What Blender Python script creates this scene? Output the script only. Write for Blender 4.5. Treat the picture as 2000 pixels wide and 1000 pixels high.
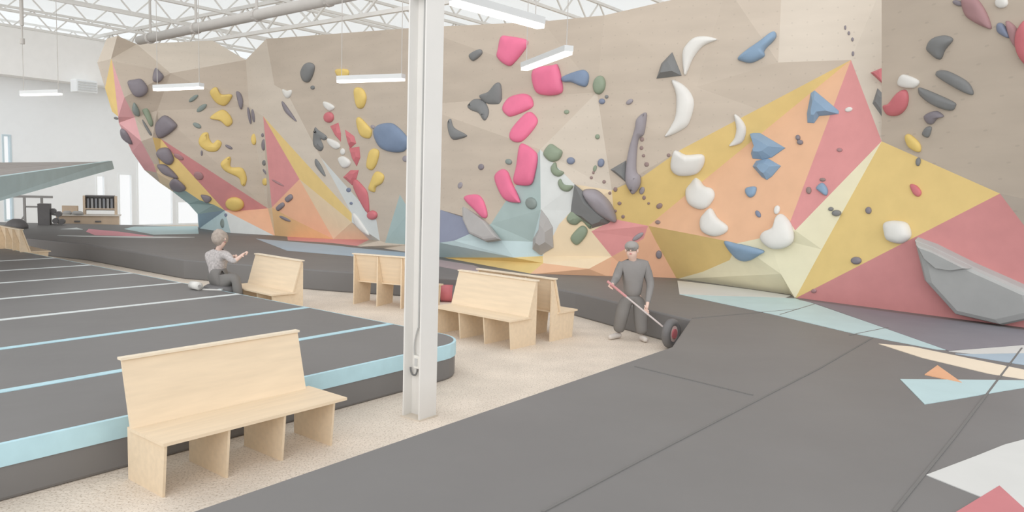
import bpy, bmesh, math, random
from mathutils import Vector, Matrix
from mathutils.bvhtree import BVHTree
from mathutils.geometry import tessellate_polygon
random.seed(7)
scene = bpy.context.scene
COL = scene.collection
for o in list(bpy.data.objects): bpy.data.objects.remove(o)

# ------------------------------------------------------------------ camera
FPX, CAM_H = 1500.0, 2.5
PITCH, ROLL = math.atan(145/1500.0), math.radians(1.7)
cam_d = bpy.data.cameras.new('camera'); cam_d.sensor_width = 36.0
cam_d.lens = FPX*36.0/2000.0; cam_d.clip_end = 300
cam = bpy.data.objects.new('camera', cam_d); COL.objects.link(cam)
FW = Vector((0, math.cos(PITCH), -math.sin(PITCH)))
R0 = Vector((1, 0, 0)); U0 = R0.cross(FW)
RT = R0*math.cos(ROLL) + U0*math.sin(ROLL)
UP = U0*math.cos(ROLL) - R0*math.sin(ROLL)
CAM = Vector((0, 0, CAM_H))
mw = Matrix((RT, UP, -FW)).transposed().to_4x4(); mw.translation = CAM
cam.matrix_world = mw
scene.camera = cam

# ------------------------------------------------------------------ world and exposure
w = bpy.data.worlds.new('world'); scene.world = w; w.use_nodes = True
bg = w.node_tree.nodes['Background']
bg.inputs[0].default_value = (0.985, 0.995, 1.0, 1); bg.inputs[1].default_value = 1.0
# soft fill sun added behind the viewer to brighten upright faces
sl = bpy.data.lights.new('fill_sun', 'SUN'); sl.energy = 1.8; sl.angle = math.radians(70); sl.color = (1.0, 1.0, 1.0)
so_ = bpy.data.objects.new('fill_sun', sl); COL.objects.link(so_); so_.location = (0, -10, 12)
so_.rotation_euler = Vector((0.05, 1.0, -0.12)).to_track_quat('-Z', 'Y').to_euler()
scene.view_settings.view_transform = 'Standard'
scene.view_settings.look = 'None'
scene.view_settings.gamma = 1.0
scene.view_settings.exposure = 0.08
scene.view_settings.use_curve_mapping = False

# ------------------------------------------------------------------ measuring helpers (surveyed points of the place)
def ray(x, y): return FW + RT*((x-1000)/FPX) + UP*((500-y)/FPX)
def gz(x, y, z=0.0):
    d = ray(x, y); return CAM + d*((z-CAM_H)/d.z)
def dp(x, y, D):
    d = ray(x, y); return CAM + d*(D/d.y)
AZ = math.radians(37.6)
D1 = Vector((math.sin(AZ), math.cos(AZ), 0)); D2 = Vector((-math.cos(AZ), math.sin(AZ), 0))
Z = Vector((0, 0, 1))
MAT_T = 0.45

# ------------------------------------------------------------------ materials: base colours paled to carry an overall white haze
def lin(c):
    return tuple(((v/255.0)/12.92 if v/255.0 <= 0.04045 else ((v/255.0+0.055)/1.055)**2.4) for v in c)
MATS = {}
def mat(name, rgb, rough=0.6, var=0.06, scale=3.0, spec=0.25, kind=None, metal=0.0):
    if name in MATS: return MATS[name]
    m = bpy.data.materials.new(name); m.use_nodes = True
    nt = m.node_tree; b = nt.nodes['Principled BSDF']
    b.inputs['Roughness'].default_value = rough
    b.inputs['Specular IOR Level'].default_value = spec
    b.inputs['Metallic'].default_value = metal
    c = lin(rgb)
    tc = nt.nodes.new('ShaderNodeTexCoord')
    mp = nt.nodes.new('ShaderNodeMapping')
    nz = nt.nodes.new('ShaderNodeTexNoise')
    nt.links.new(tc.outputs['Object'], mp.inputs[0]); nt.links.new(mp.outputs[0], nz.inputs['Vector'])
    nz.inputs['Scale'].default_value = scale; nz.inputs['Detail'].default_value = 5
    rp = nt.nodes.new('ShaderNodeValToRGB')
    lo = tuple(max(0, v*(1-var)) for v in c); hi = tuple(min(1, v*(1+var)) for v in c)
    rp.color_ramp.elements[0].color = lo+(1,); rp.color_ramp.elements[0].position = 0.3
    rp.color_ramp.elements[1].color = hi+(1,); rp.color_ramp.elements[1].position = 0.7
    nt.links.new(nz.outputs['Fac'], rp.inputs[0])
    out = rp.outputs[0]
    def mixc(fac, col, src):
        mx = nt.nodes.new('ShaderNodeMix'); mx.data_type = 'RGBA'
        nt.links.new(fac, mx.inputs[0]); nt.links.new(src, mx.inputs[6]); mx.inputs[7].default_value = col+(1,)
        return mx.outputs[2]
    if kind == 'wood':
        mp.inputs['Scale'].default_value = (0.6, 0.6, 7.0)
    if kind == 'bench':
        mp.inputs['Scale'].default_value = (1.0, 9.0, 9.0)
    if kind == 'wallply':
        mp.inputs['Scale'].default_value = (0.35, 0.35, 1.6)
        sx = nt.nodes.new('ShaderNodeSeparateXYZ'); nt.links.new(tc.outputs['Object'], sx.inputs[0])
        facs = []
        for ax in (0, 2):
            a = nt.nodes.new('ShaderNodeMath'); a.operation = 'DIVIDE'; a.inputs[1].default_value = 0.24
            nt.links.new(sx.outputs[ax], a.inputs[0])
            f = nt.nodes.new('ShaderNodeMath'); f.operation = 'FRACT'; nt.links.new(a.outputs[0], f.inputs[0])
            s = nt.nodes.new('ShaderNodeMath'); s.operation = 'SUBTRACT'; s.inputs[1].default_value = 0.5
            nt.links.new(f.outputs[0], s.inputs[0])
            p = nt.nodes.new('ShaderNodeMath'); p.operation = 'MULTIPLY'
            nt.links.new(s.outputs[0], p.inputs[0]); nt.links.new(s.outputs[0], p.inputs[1]); facs.append(p)
        ad = nt.nodes.new('ShaderNodeMath'); ad.operation = 'ADD'
        nt.links.new(facs[0].outputs[0], ad.inputs[0]); nt.links.new(facs[1].outputs[0], ad.inputs[1])
        lt = nt.nodes.new('ShaderNodeMath'); lt.operation = 'LESS_THAN'; lt.inputs[1].default_value = 0.0035
        nt.links.new(ad.outputs[0], lt.inputs[0])
        ml = nt.nodes.new('ShaderNodeMath'); ml.operation = 'MULTIPLY'; ml.inputs[1].default_value = 0.22
        nt.links.new(lt.outputs[0], ml.inputs[0])
        out = mixc(ml.outputs[0], tuple(v*0.55 for v in c), out)
    if kind == 'concrete':
        vo = nt.nodes.new('ShaderNodeTexNoise'); vo.inputs['Scale'].default_value = 55; vo.inputs['Detail'].default_value = 3
        nt.links.new(tc.outputs['Object'], vo.inputs['Vector'])
        r2 = nt.nodes.new('ShaderNodeValToRGB')
        r2.color_ramp.elements[0].position = 0.36; r2.color_ramp.elements[0].color = (1, 1, 1, 1)
        r2.color_ramp.elements[1].position = 0.46; r2.color_ramp.elements[1].color = (0, 0, 0, 1)
        nt.links.new(vo.outputs['Fac'], r2.inputs[0])
        ml = nt.nodes.new('ShaderNodeMath'); ml.operation = 'MULTIPLY'; ml.inputs[1].default_value = 0.5
        nt.links.new(r2.outputs[0], ml.inputs[0])
        out = mixc(ml.outputs[0], lin((150, 132, 112)), out)
    nt.links.new(out, b.inputs['Base Color'])
    if kind in ('matfabric', 'concrete'):
        bp = nt.nodes.new('ShaderNodeBump'); bp.inputs['Strength'].default_value = 0.25; bp.inputs['Distance'].default_value = 0.05
        n2 = nt.nodes.new('ShaderNodeTexNoise'); n2.inputs['Scale'].default_value = 1.6 if kind == 'matfabric' else 20
        nt.links.new(tc.outputs['Object'], n2.inputs['Vector'])
        nt.links.new(n2.outputs['Fac'], bp.inputs['Height']); nt.links.new(bp.outputs[0], b.inputs['Normal'])
    MATS[name] = m
    return m
def emit(name, rgb, strength):
    m = bpy.data.materials.new(name); m.use_nodes = True
    b = m.node_tree.nodes['Principled BSDF']
    b.inputs['Base Color'].default_value = (0.9, 0.9, 0.9, 1)
    b.inputs['Emission Color'].default_value = lin(rgb)+(1,); b.inputs['Emission Strength'].default_value = strength
    return m
def translucent_deck(name):
    m = bpy.data.materials.new(name); m.use_nodes = True; nt = m.node_tree
    b = nt.nodes['Principled BSDF']; b.inputs['Base Color'].default_value = (0.86, 0.88, 0.88, 1); b.inputs['Roughness'].default_value = 0.8
    t = nt.nodes.new('ShaderNodeBsdfTranslucent'); t.inputs[0].default_value = (0.9, 0.92, 0.92, 1)
    mx = nt.nodes.new('ShaderNodeMixShader'); mx.inputs[0].default_value = 0.66
    nt.links.new(b.outputs[0], mx.inputs[1]); nt.links.new(t.outputs[0], mx.inputs[2])
    nt.links.new(mx.outputs[0], nt.nodes['Material Output'].inputs[0])
    return m
def glass(name):
    m = bpy.data.materials.new(name); m.use_nodes = True
    b = m.node_tree.nodes['Principled BSDF']
    b.inputs['Base Color'].default_value = (0.95, 0.98, 1, 1); b.inputs['Roughness'].default_value = 0.02
    b.inputs['Alpha'].default_value = 0.12
    return m

PLY = mat('birch_ply', (197, 184, 169), 0.6, 0.05, 2.0, 0.2, 'wallply')
PLY_L = mat('birch_ply_pale', (207, 196, 182), 0.6, 0.04, 2.0, 0.2, 'wallply')
CREAM = mat('paint_cream', (232, 225, 196), 0.55, 0.03)
CREAM2 = mat('paint_sand', (234, 214, 182), 0.55, 0.03)
YEL = mat('paint_yellow', (227, 199, 134), 0.55, 0.03)
GOLD = mat('paint_gold', (228, 200, 136), 0.55, 0.03)
ORA = mat('paint_orange', (227, 182, 148), 0.55, 0.03)
ORA2 = mat('paint_terracotta', (230, 180, 148), 0.55, 0.03)
AMB = mat('paint_amber', (234, 194, 144), 0.55, 0.03)
RED = mat('paint_red', (217, 150, 149), 0.55, 0.04)
REDD = mat('paint_deep_red', (208, 144, 144), 0.55, 0.04)
PINKP = mat('paint_rose', (222, 170, 172), 0.55, 0.04)
TEAL = mat('paint_teal', (172, 190, 188), 0.55, 0.03)
AQUA = mat('paint_aqua', (198, 217, 219), 0.55, 0.03)
PALE = mat('paint_pale_grey', (214, 217, 215), 0.55, 0.03)
NAVY = mat('paint_navy', (142, 147, 166), 0.55, 0.03)
STEELB = mat('paint_steel_blue', (172, 190, 204), 0.55, 0.03)
WHITEP = mat('paint_white', (226, 226, 222), 0.5, 0.02)
MATB = mat('mat_vinyl_black', (124, 122, 121), 0.55, 0.05, 0.7, 0.3, 'matfabric')
SEAM = mat('mat_seam', (122, 120, 118), 0.7, 0.03)
MBLUE = mat('mat_vinyl_pale_blue', (186, 220, 230), 0.5, 0.06, 4)
MWHITE = mat('mat_vinyl_white', (220, 226, 226), 0.5, 0.03)
MLB = mat('mat_vinyl_light_blue', (190, 214, 217), 0.55, 0.03)
MNAVY = mat('mat_vinyl_plum', (138, 136, 143), 0.55, 0.03)
MGREY = mat('mat_vinyl_pale_grey', (214, 214, 211), 0.55, 0.02)
MCREAM = mat('mat_vinyl_cream', (240, 226, 204), 0.55, 0.02)
MORA = mat('mat_vinyl_orange', (232, 178, 140), 0.55, 0.03)
MRED = mat('mat_vinyl_red', (201, 126, 130), 0.55, 0.03)
MPINK = mat('mat_vinyl_pink', (236, 160, 172), 0.55, 0.03)
MMAUVE = mat('mat_vinyl_mauve', (176, 160, 162), 0.55, 0.03)
BENCH = mat('bench_birch', (231, 211, 183), 0.5, 0.05, 2.0, 0.3, 'bench')
BENCHE = mat('bench_birch_edge', (236, 222, 200), 0.55, 0.05, 12.0)
CONC = mat('concrete', (229, 217, 203), 0.7, 0.09, 1.6, 0.2, 'concrete')
WHITEW = mat('white_wall_paint', (247, 250, 252), 0.7, 0.015)
CEILW = mat('ceiling_white', (250, 249, 247), 0.7, 0.02)
STEELW = mat('white_steel', (226, 224, 220), 0.45, 0.02)
PIPE = mat('grey_pipe', (190, 186, 181), 0.5, 0.03)
DARK = mat('dark_gear', (120, 118, 118), 0.6, 0.1)
GEARG = mat('gear_grey', (172, 170, 168), 0.6, 0.06)
TAN = mat('card_tan', (208, 188, 166), 0.7, 0.05)
LAMPG = mat('lamp_housing', (214, 216, 216), 0.5, 0.02)
TUBE = emit('lamp_tube', (255, 250, 242), 2.2)
H = {
 'K': mat('hold_charcoal', (128, 129, 129), 0.5, 0.06), 'V': mat('hold_plum_grey', (134, 128, 134), 0.42, 0.06),
 'G': mat('hold_green', (142, 154, 134), 0.45, 0.06), 'g': mat('hold_slate_green', (138, 148, 144), 0.5, 0.06),
 'B': mat('hold_blue', (136, 160, 184), 0.45, 0.05), 'N': mat('hold_slate_blue', (128, 136, 156), 0.45, 0.05),
 'b': mat('hold_denim', (126, 142, 166), 0.5, 0.06), 'Y': mat('hold_yellow', (224, 196, 120), 0.5, 0.05),
 'R': mat('hold_red', (202, 118, 124), 0.45, 0.05), 'r': mat('hold_maroon', (168, 132, 134), 0.5, 0.05),
 'W': mat('hold_white', (224, 222, 217), 0.5, 0.03), 'P': mat('hold_pink', (228, 120, 152), 0.4, 0.04),
 'U': mat('hold_mauve_grey', (156, 150, 155), 0.5, 0.05), 'D': mat('hold_dark_wood', (150, 130, 126), 0.6, 0.05),
 'S': mat('volume_stone_grey', (176, 177, 175), 0.55, 0.04), 's': mat('volume_warm_grey', (176, 173, 171), 0.55, 0.04),
}

# ------------------------------------------------------------------ object helpers
def link(name, me, m=None, parent=None):
    o = bpy.data.objects.new(name, me); COL.objects.link(o)
    if m is not None:
        me.materials.append(m)
    if parent is not None: o.parent = parent
    return o
def mesh(name, verts, faces, m=None, parent=None, smooth=False):
    me = bpy.data.meshes.new(name)
    me.from_pydata([tuple(v) for v in verts], [], faces); me.update()
    bm = bmesh.new(); bm.from_mesh(me); bmesh.ops.recalc_face_normals(bm, faces=bm.faces); bm.to_mesh(me); bm.free()
    if smooth:
        for p in me.polygons: p.use_smooth = True
    return link(name, me, m, parent)
def empty(name, loc=(0, 0, 0), rotz=0.0):
    o = bpy.data.objects.new(name, None); COL.objects.link(o); o.location = loc; o.rotation_euler = (0, 0, rotz)
    o.empty_display_size = 0.1
    return o
def tag(o, label=None, cat=None, group=None, kind=None):
    if label: o['label'] = label
    if cat: o['category'] = cat
    if group: o['group'] = group
    if kind: o['kind'] = kind
    return o
def box_vf(x0, x1, y0, y1, z0, z1):
    v = [(x0,y0,z0),(x1,y0,z0),(x1,y1,z0),(x0,y1,z0),(x0,y0,z1),(x1,y0,z1),(x1,y1,z1),(x0,y1,z1)]
    f = [(3,2,1,0),(4,5,6,7),(0,1,5,4),(1,2,6,5),(2,3,7,6),(3,0,4,7)]
    return v, f
def merge(parts):
    V, Fs = [], []
    for v, f in parts:
        n = len(V); V += [Vector(p) for p in v]; Fs += [tuple(i+n for i in q) for q in f]
    return V, Fs
def box(name, b, m, parent=None, bevel=0.0):
    v, f = box_vf(*b); o = mesh(name, v, f, m, parent)
    if bevel:
        md = o.modifiers.new('bevel', 'BEVEL'); md.width = bevel; md.segments = 2
    return o
def bar_vf(a, b, r, n=8):
    a, b = Vector(a), Vector(b); d = (b-a).normalized()
    s = d.cross(Z); s = s.normalized() if s.length > 1e-4 else Vector((1, 0, 0))
    t = d.cross(s)
    V = []
    for p in (a, b):
        for i in range(n):
            an = 2*math.pi*(i+0.5)/n; V.append(p + (s*math.cos(an)+t*math.sin(an))*r)
    Fs = [(i, (i+1) % n, n+(i+1) % n, n+i) for i in range(n)] + [tuple(range(n))[::-1], tuple(range(n, 2*n))]
    return V, Fs
def prism_vf(poly, vec):
    n = len(poly); V = [Vector(p) for p in poly] + [Vector(p)+Vector(vec) for p in poly]
    return V, [tuple(range(n)), tuple(range(2*n-1, n-1, -1))] + [(i, (i+1) % n, n+(i+1) % n, n+i) for i in range(n)]
def slab(name, pts, z0, z1, m, parent=None):
    v, f = prism_vf([Vector((p[0], p[1], z0)) for p in pts], (0, 0, z1-z0))
    return mesh(name, v, f, m, parent)

# ================================================================== STRUCTURE
# concrete floor
tag(slab('floor', [(-40, -8), (22, -8), (22, 50.3), (-6.0, 50.3), (-28.7, 18.8), (-40, 3.2)], -0.1, 0.0, CONC), kind='structure')

# far white wall along the left, with openings
WP = Vector((-20.4, 30.0, 0)); WD = Vector((math.sin(math.radians(36)), math.cos(math.radians(36)), 0)); WN = Vector((WD.y, -WD.x, 0))
def on_wall(x, y):
    d = ray(x, y); t = (WP-CAM).dot(WN)/d.dot(WN); p = CAM + d*t
    return (p-WP).dot(WD), p.z
s_cuts = [-14.0, 24.0]; z_cuts = [0.0, 7.9]
wins = []
def opening(xl, xr, yt, yb):
    s0, z1 = on_wall(xl, yt); s1, z0 = on_wall(xr, yb)
    wins.append((s0, s1, max(z0, 0.0), z1))
opening(230, 261, 338, 452); opening(266, 340, 310, 452); opening(345, 392, 392, 452)
opening(186, 207, 341, 388)
opening(3, 27, 262, 432)
opening(-45, -8, 262, 432)
for s0, s1, z0, z1 in wins: s_cuts += [s0, s1]; z_cuts += [z0, z1]
s_cuts = sorted(set(s_cuts)); z_cuts = sorted(set(z_cuts))
parts = []
for i in range(len(s_cuts)-1):
    for j in range(len(z_cuts)-1):
        sm, zm = (s_cuts[i]+s_cuts[i+1])/2, (z_cuts[j]+z_cuts[j+1])/2
        if any(a < sm < b and c < zm < d for a, b, c, d in wins): continue
        base = [WP+WD*s_cuts[i], WP+WD*s_cuts[i+1], WP+WD*s_cuts[i+1]-WN*0.2, WP+WD*s_cuts[i]-WN*0.2]
        parts.append(prism_vf([Vector((p.x, p.y, z_cuts[j])) for p in base], (0, 0, z_cuts[j+1]-z_cuts[j])))
v, f = merge(parts)
tag(mesh('wall_back', v, f, WHITEW), kind='structure')
GL = glass('window_glass'); FRB = mat('window_frame_blue', (206, 222, 230), 0.5, 0.02)
for k, (s0, s1, z0, z1) in enumerate(wins):
    fr = []
    def wb(a, b, c, d, t0=0.02, t1=-0.14):
        q = [WP+WD*a+WN*t0, WP+WD*b+WN*t0, WP+WD*b+WN*t1, WP+WD*a+WN*t1]
        return prism_vf([Vector((p.x, p.y, c)) for p in q], (0, 0, d-c))
    fw_ = 0.07
    fr = [wb(s0, s0+fw_, z0, z1), wb(s1-fw_, s1, z0, z1), wb(s0+fw_, s1-fw_, z1-fw_, z1), wb(s0+fw_, s1-fw_, z0, z0+fw_)]
    if k >= 4:
        zz = z0
        while zz+1.6 < z1-0.5:
            zz += 1.6; fr.append(wb(s0+fw_, s1-fw_, zz-0.03, zz+0.03))
    v, f = merge(fr)
    wo = tag(mesh('window_%d' % (k+1), v, f, FRB if k >= 4 else WHITEW), kind='structure')
    v, f = wb(s0+fw_, s1-fw_, z0+fw_, z1-fw_, -0.05, -0.06)
    mesh('pane', v, f, GL, wo)
# soffit beam over the far wall
s0, zt = on_wall(-60, 143); s1, _ = on_wall(330, 180)
q = [WP+WD*(s0-8)+WN*0.9, WP+WD*24+WN*0.9, WP+WD*24, WP+WD*(s0-8)]
v, f = prism_vf([Vector((p.x, p.y, 6.0)) for p in q], (0, 0, 1.9))
tag(mesh('trim_1', v, f, CEILW), kind='structure')
# white wall beyond the climbing wall
tag(slab('wall_far', [(-10, 50), (30, 50), (30, 50.3), (-10, 50.3)], 0, 9.0, WHITEW), kind='structure')

# ceiling: deck, joists, girders
ceil = tag(empty('ceiling', (0, 0, 8.6)), kind='structure')
def under(o, p):
    o.parent = p; o.matrix_parent_inverse = Matrix.Translation(-p.location) if p.location.length else Matrix.Identity(4)
    return o
cc = Vector((-12, 30, 0))
def fr(u, v, z): p = cc + D1*u + D2*v; return Vector((p.x, p.y, z))
v, f = prism_vf([Vector((-45, 20, 8.6)), Vector((26, 20, 8.6)), Vector((26, 60, 8.6)), Vector((-45, 60, 8.6))], (0, 0, 0.12))
under(mesh('deck', v[:4], [(0, 1, 2, 3)], translucent_deck('deck_passing_light')), ceil)  # deck made translucent so that light from above brightens its underside
def truss(name, a, b, zb, zt, r, step):
    a, b = Vector(a), Vector(b); L = (b-a).length; d = (b-a)/L
    ps = [bar_vf(Vector((a.x, a.y, zb)), Vector((b.x, b.y, zb)), r, 4), bar_vf(Vector((a.x, a.y, zt)), Vector((b.x, b.y, zt)), r, 4)]
    n = int(L/step)
    for i in range(n):
        p0 = a+d*(i*step); p1 = a+d*((i+0.5)*step); p2 = a+d*((i+1)*step)
        ps.append(bar_vf(Vector((p0.x, p0.y, zt)), Vector((p1.x, p1.y, zb)), r*0.5, 4))
        ps.append(bar_vf(Vector((p1.x, p1.y, zb)), Vector((p2.x, p2.y, zt)), r*0.5, 4))
    v, f = merge(ps)
    return under(mesh(name, v, f, STEELW), ceil)
for k in range(14):
    vv = -30 + k*3.2
    truss('joist', fr(-11, vv, 0), fr(30, vv, 0), 7.75, 8.45, 0.06, 1.4)
for uu in (-9, -1, 7, 15, 23):
    truss('girder', fr(uu, -33, 0), fr(uu, 15, 0), 7.2, 8.1, 0.08, 2.4)
# ceiling pipe with hangers
pa, pb = gz(272, 79, 6.4), gz(700, -13, 6.4)
pipe = tag(empty('ceiling_pipe', pa), kind='structure')
v, f = bar_vf(pa, pb, 0.13, 16); under(mesh('pipe', v, f, PIPE, smooth=True), pipe)
for t in (0.07, 0.33, 0.62, 0.9):
    p = pa.lerp(pb, t)
    v, f = merge([bar_vf(p+Z*0.05, p+Z*2.2, 0.035, 6), bar_vf(p-(pb-pa).normalized()*0.05, p+(pb-pa).normalized()*0.05, 0.16, 12)])
    under(mesh('hanger', v, f, PIPE), pipe)

# ------------------------------------------------------------------ climbing wall facets
# name: (x, y, distance along the room); None = stands on the mat
VT = {
 # left prow
 'a1': (190,122,21.6), 'a2': (208,76,22.0), 'a3': (229,70,21.8), 'a4': (217,115,21.5), 'a5': (205,172,22.2), 'a6': (219,218,22.6),
 'a7': (231,228,22.4), 'a8': (232,240,22.8), 'a9': (258,297,24.2), 'a10': (219,119,21.5), 'a11': (243,190,22.0), 'a12': (263,229,22.6),
 'a13': (276,276,23.4), 'a14': (300,320,24.4), 'a15': (306,337,25.0), 'a16': (282,332,25.4), 'a17': (298,268,23.6), 'a18': (312,357,26.0),
 'a19': (337,374,26.6), 'a20': (312,322,24.6), 'b1': (267,86,23.2), 'b2': (415,79,24.6), 'b3': (480,117,24.2), 'b4': (333,143,22.9),
 'b5': (307,216,23.6), 'b6': (314,271,24.2), 'c1': (342,305,24.6), 'c2': (439,411,26.4), 'c3': (418,400,26.6), 'c4': (390,391,26.8),
 'c5': (363,373,26.2), 'c6': (478,411,26.3), 'c7': (523,407,26.0), 'c8': (537,461,None), 'c9': (451,456,None), 'c10': (388,447,None),
 'c11': (368,398,27.2), 'c12': (386,418,27.6),
 # second prow
 'p1': (520,76,22.4), 'p2': (536,166,22.6), 'p3': (514,227,23.6), 'p4': (486,208,24.6), 'p5': (531,405,25.4), 'p6': (585,350,24.4),
 'p7': (570,427,25.2), 'p8': (651,467,24.3), 'p9': (687,434,23.8), 'p10': (687,417,23.6), 'p11': (721,468,23.7), 'p12': (560,180,22.5),
 'p13': (607,270,23.0), 'p14': (627,308,23.2), 'p15': (620,168,21.8), 'p16': (650,240,22.2), 'p17': (735,430,22.9), 'p18': (742,470,23.0),
 'k1': (537,470,None), 'k2': (651,477,None), 'k3': (694,482,None), 'k4': (745,486,None), 'k5': (857,503,None), 'k6': (494,463,None),
 'u1': (812,54,18.9), 'u2': (812,205,19.3), 'u3': (720,172,20.4), 't1': (781,380,21.8), 't2': (800,412,21.4), 't3': (752,474,22.8),
 't4': (797,478,21.8),
 # right of the column
 'n1': (861,410,19.4), 'n2': (907,425,18.8), 'n3': (919,456,18.8), 'n4': (887,470,19.2), 'n5': (859,474,19.6), 'n6': (978,470,18.2),
 'n7': (1003,503,17.9), 'n8': (959,437,18.0), 'n9': (985,397,17.7), 'n10': (1055,292,16.8), 'n11': (1056,410,17.1), 'n12': (1040,472,17.5),
 'n13': (1122,360,16.4), 'n14': (1116,412,16.8), 'n15': (1092,438,17.0), 'n16': (1060,500,17.2), 'n17': (1155,452,16.7), 'n18': (1200,428,16.2),
 'n19': (926,516,None), 'n20': (962,529,None), 'n21': (1034,536,None), 'n22': (1190,541,None), 'n23': (1061,514,17.1), 'n24': (1195,501,16.9),
 'n25': (1150,525,16.9), 'v1': (1060,42,16.9), 'v2': (1180,30,16.0), 'v3': (1166,180,16.2), 'v4': (1195,372,16.2),
 'w1': (1266,441,16.0), 'w2': (1257,466,16.4), 'w3': (1240,541,None), 'w4': (1322,545,None), 'w5': (1370,461,15.6), 'w6': (1440,475,15.3),
 'w7': (1425,508,15.8), 'w8': (1372,531,16.4), 'w9': (1283,475,16.3), 'w10': (1525,535,14.8), 'w11': (1553,583,None), 'w12': (1545,577,None),
 'x1': (1662,117,13.6), 'x2': (1480,213,14.6), 'x3': (1330,292,15.4), 'x4': (1255,345,15.9), 'x5': (1610,250,13.8), 'x6': (1543,434,14.6),
 'x7': (1553,450,14.4), 'x8': (1500,462,15.0), 'x9': (1722,276,13.0), 'x10': (1376,352,15.3), 'x11': (1605,487,14.3),
 'y1': (1420,-25,14.6), 'y2': (1527,-30,14.0), 'y3': (1520,122,14.3), 'y4': (1726,-35,13.1), 'y5': (1360,170,15.0),
 'r1': (1722,-35,12.3), 'r2': (2030,-60,10.2), 'r3': (2030,395,11.0), 'r4': (1953,378,11.7), 'r5': (1722,276,13.5), 'r6': (2030,480,11.3),
 'r7': (2030,646,None), 'r8': (1750,609,None), 'r9': (1880,180,11.5), 'r10': (1890,470,12.2), 'r11': (2030,508,11.4),
}
def vpos(k):
    x, y, D = VT[k]
    return gz(x, y, MAT_T-0.02) if D is None else dp(x, y, D)
for k in list(VT):
    x, y, D = VT[k]
    if D is not None and k[0] in 'abcp': VT[k] = (x, y, D+0.55*(27.0-D))
for k, D in dict(p8=24.3, p11=23.5, p6=24.7, p5=25.5, u1=20.2, u2=20.3, u3=22.4, p15=24.4, p16=24.2, t1=22.0, n1=19.8, n2=19.2, n8=18.4, n9=18.1, v1=17.8, n10=17.4, v2=16.7, v3=16.9, v4=17.0,
                 w1=16.9, w2=17.0, n18=16.95, n24=17.2, n17=17.2, w9=16.9, n13=17.1, n14=17.2, n15=17.3, n16=17.5, n23=17.3, n25=17.1, n11=17.4, n12=17.7,
                 y1=15.5, x1=14.3, x9=13.5, x3=16.0, r1=12.9, y2=15.1, y3=14.6, y4=14.3).items():
    VT[k] = VT[k][:2]+(D,)
VP = {k: vpos(k) for k in VT}
def flat(ks, plane):
    a, b, c = (VP[q] for q in plane.split()); n = (b-a).cross(c-a).normalized()
    for k in ks.split():
        r_ = ray(*VT[k][:2]); VP[k] = CAM + r_*((a-CAM).dot(n)/r_.dot(n))
flat('x6', 'x1 x9 x7'); flat('x2 x4 v4 n18', 'x1 w1 x3'); flat('w5 w6 x8', 'x1 x6 w1'); flat('x11', 'x9 r4 w11'); flat('w10', 'x8 x7 w11')
flat('y5', 'v2 y1 x3'); flat('y3', 'y2 y4 x1'); flat('r9 r2', 'r1 r4 r5'); flat('r3', 'r2 r9 r4'); flat('r10 r11', 'r4 w11 r7'); flat('u2 u3 p15 p12', 'p1 u1 p2'); flat('p13', 'p12 p14 p15'); flat('p16 p17 t1 p18 t3', 'p15 u2 t2'); flat('p13 p14', 'p12 p15 p17'); flat('p10', 'p3 p13 p14'); flat('p9', 'p10 p14 p18'); flat('r6', 'r4 w11 r7'); flat('w7 w8 w9', 'w1 w6 w4')
flat('a12 a13', 'a10 a11 a14'); flat('c1', 'b6 c7 c2'); flat('c6', 'b6 c7 c2'); flat('c5 c4 c3', 'a20 c1 c2'); flat('p10', 'p3 p6 p9'); flat('p7', 'p5 p6 p8')
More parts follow.
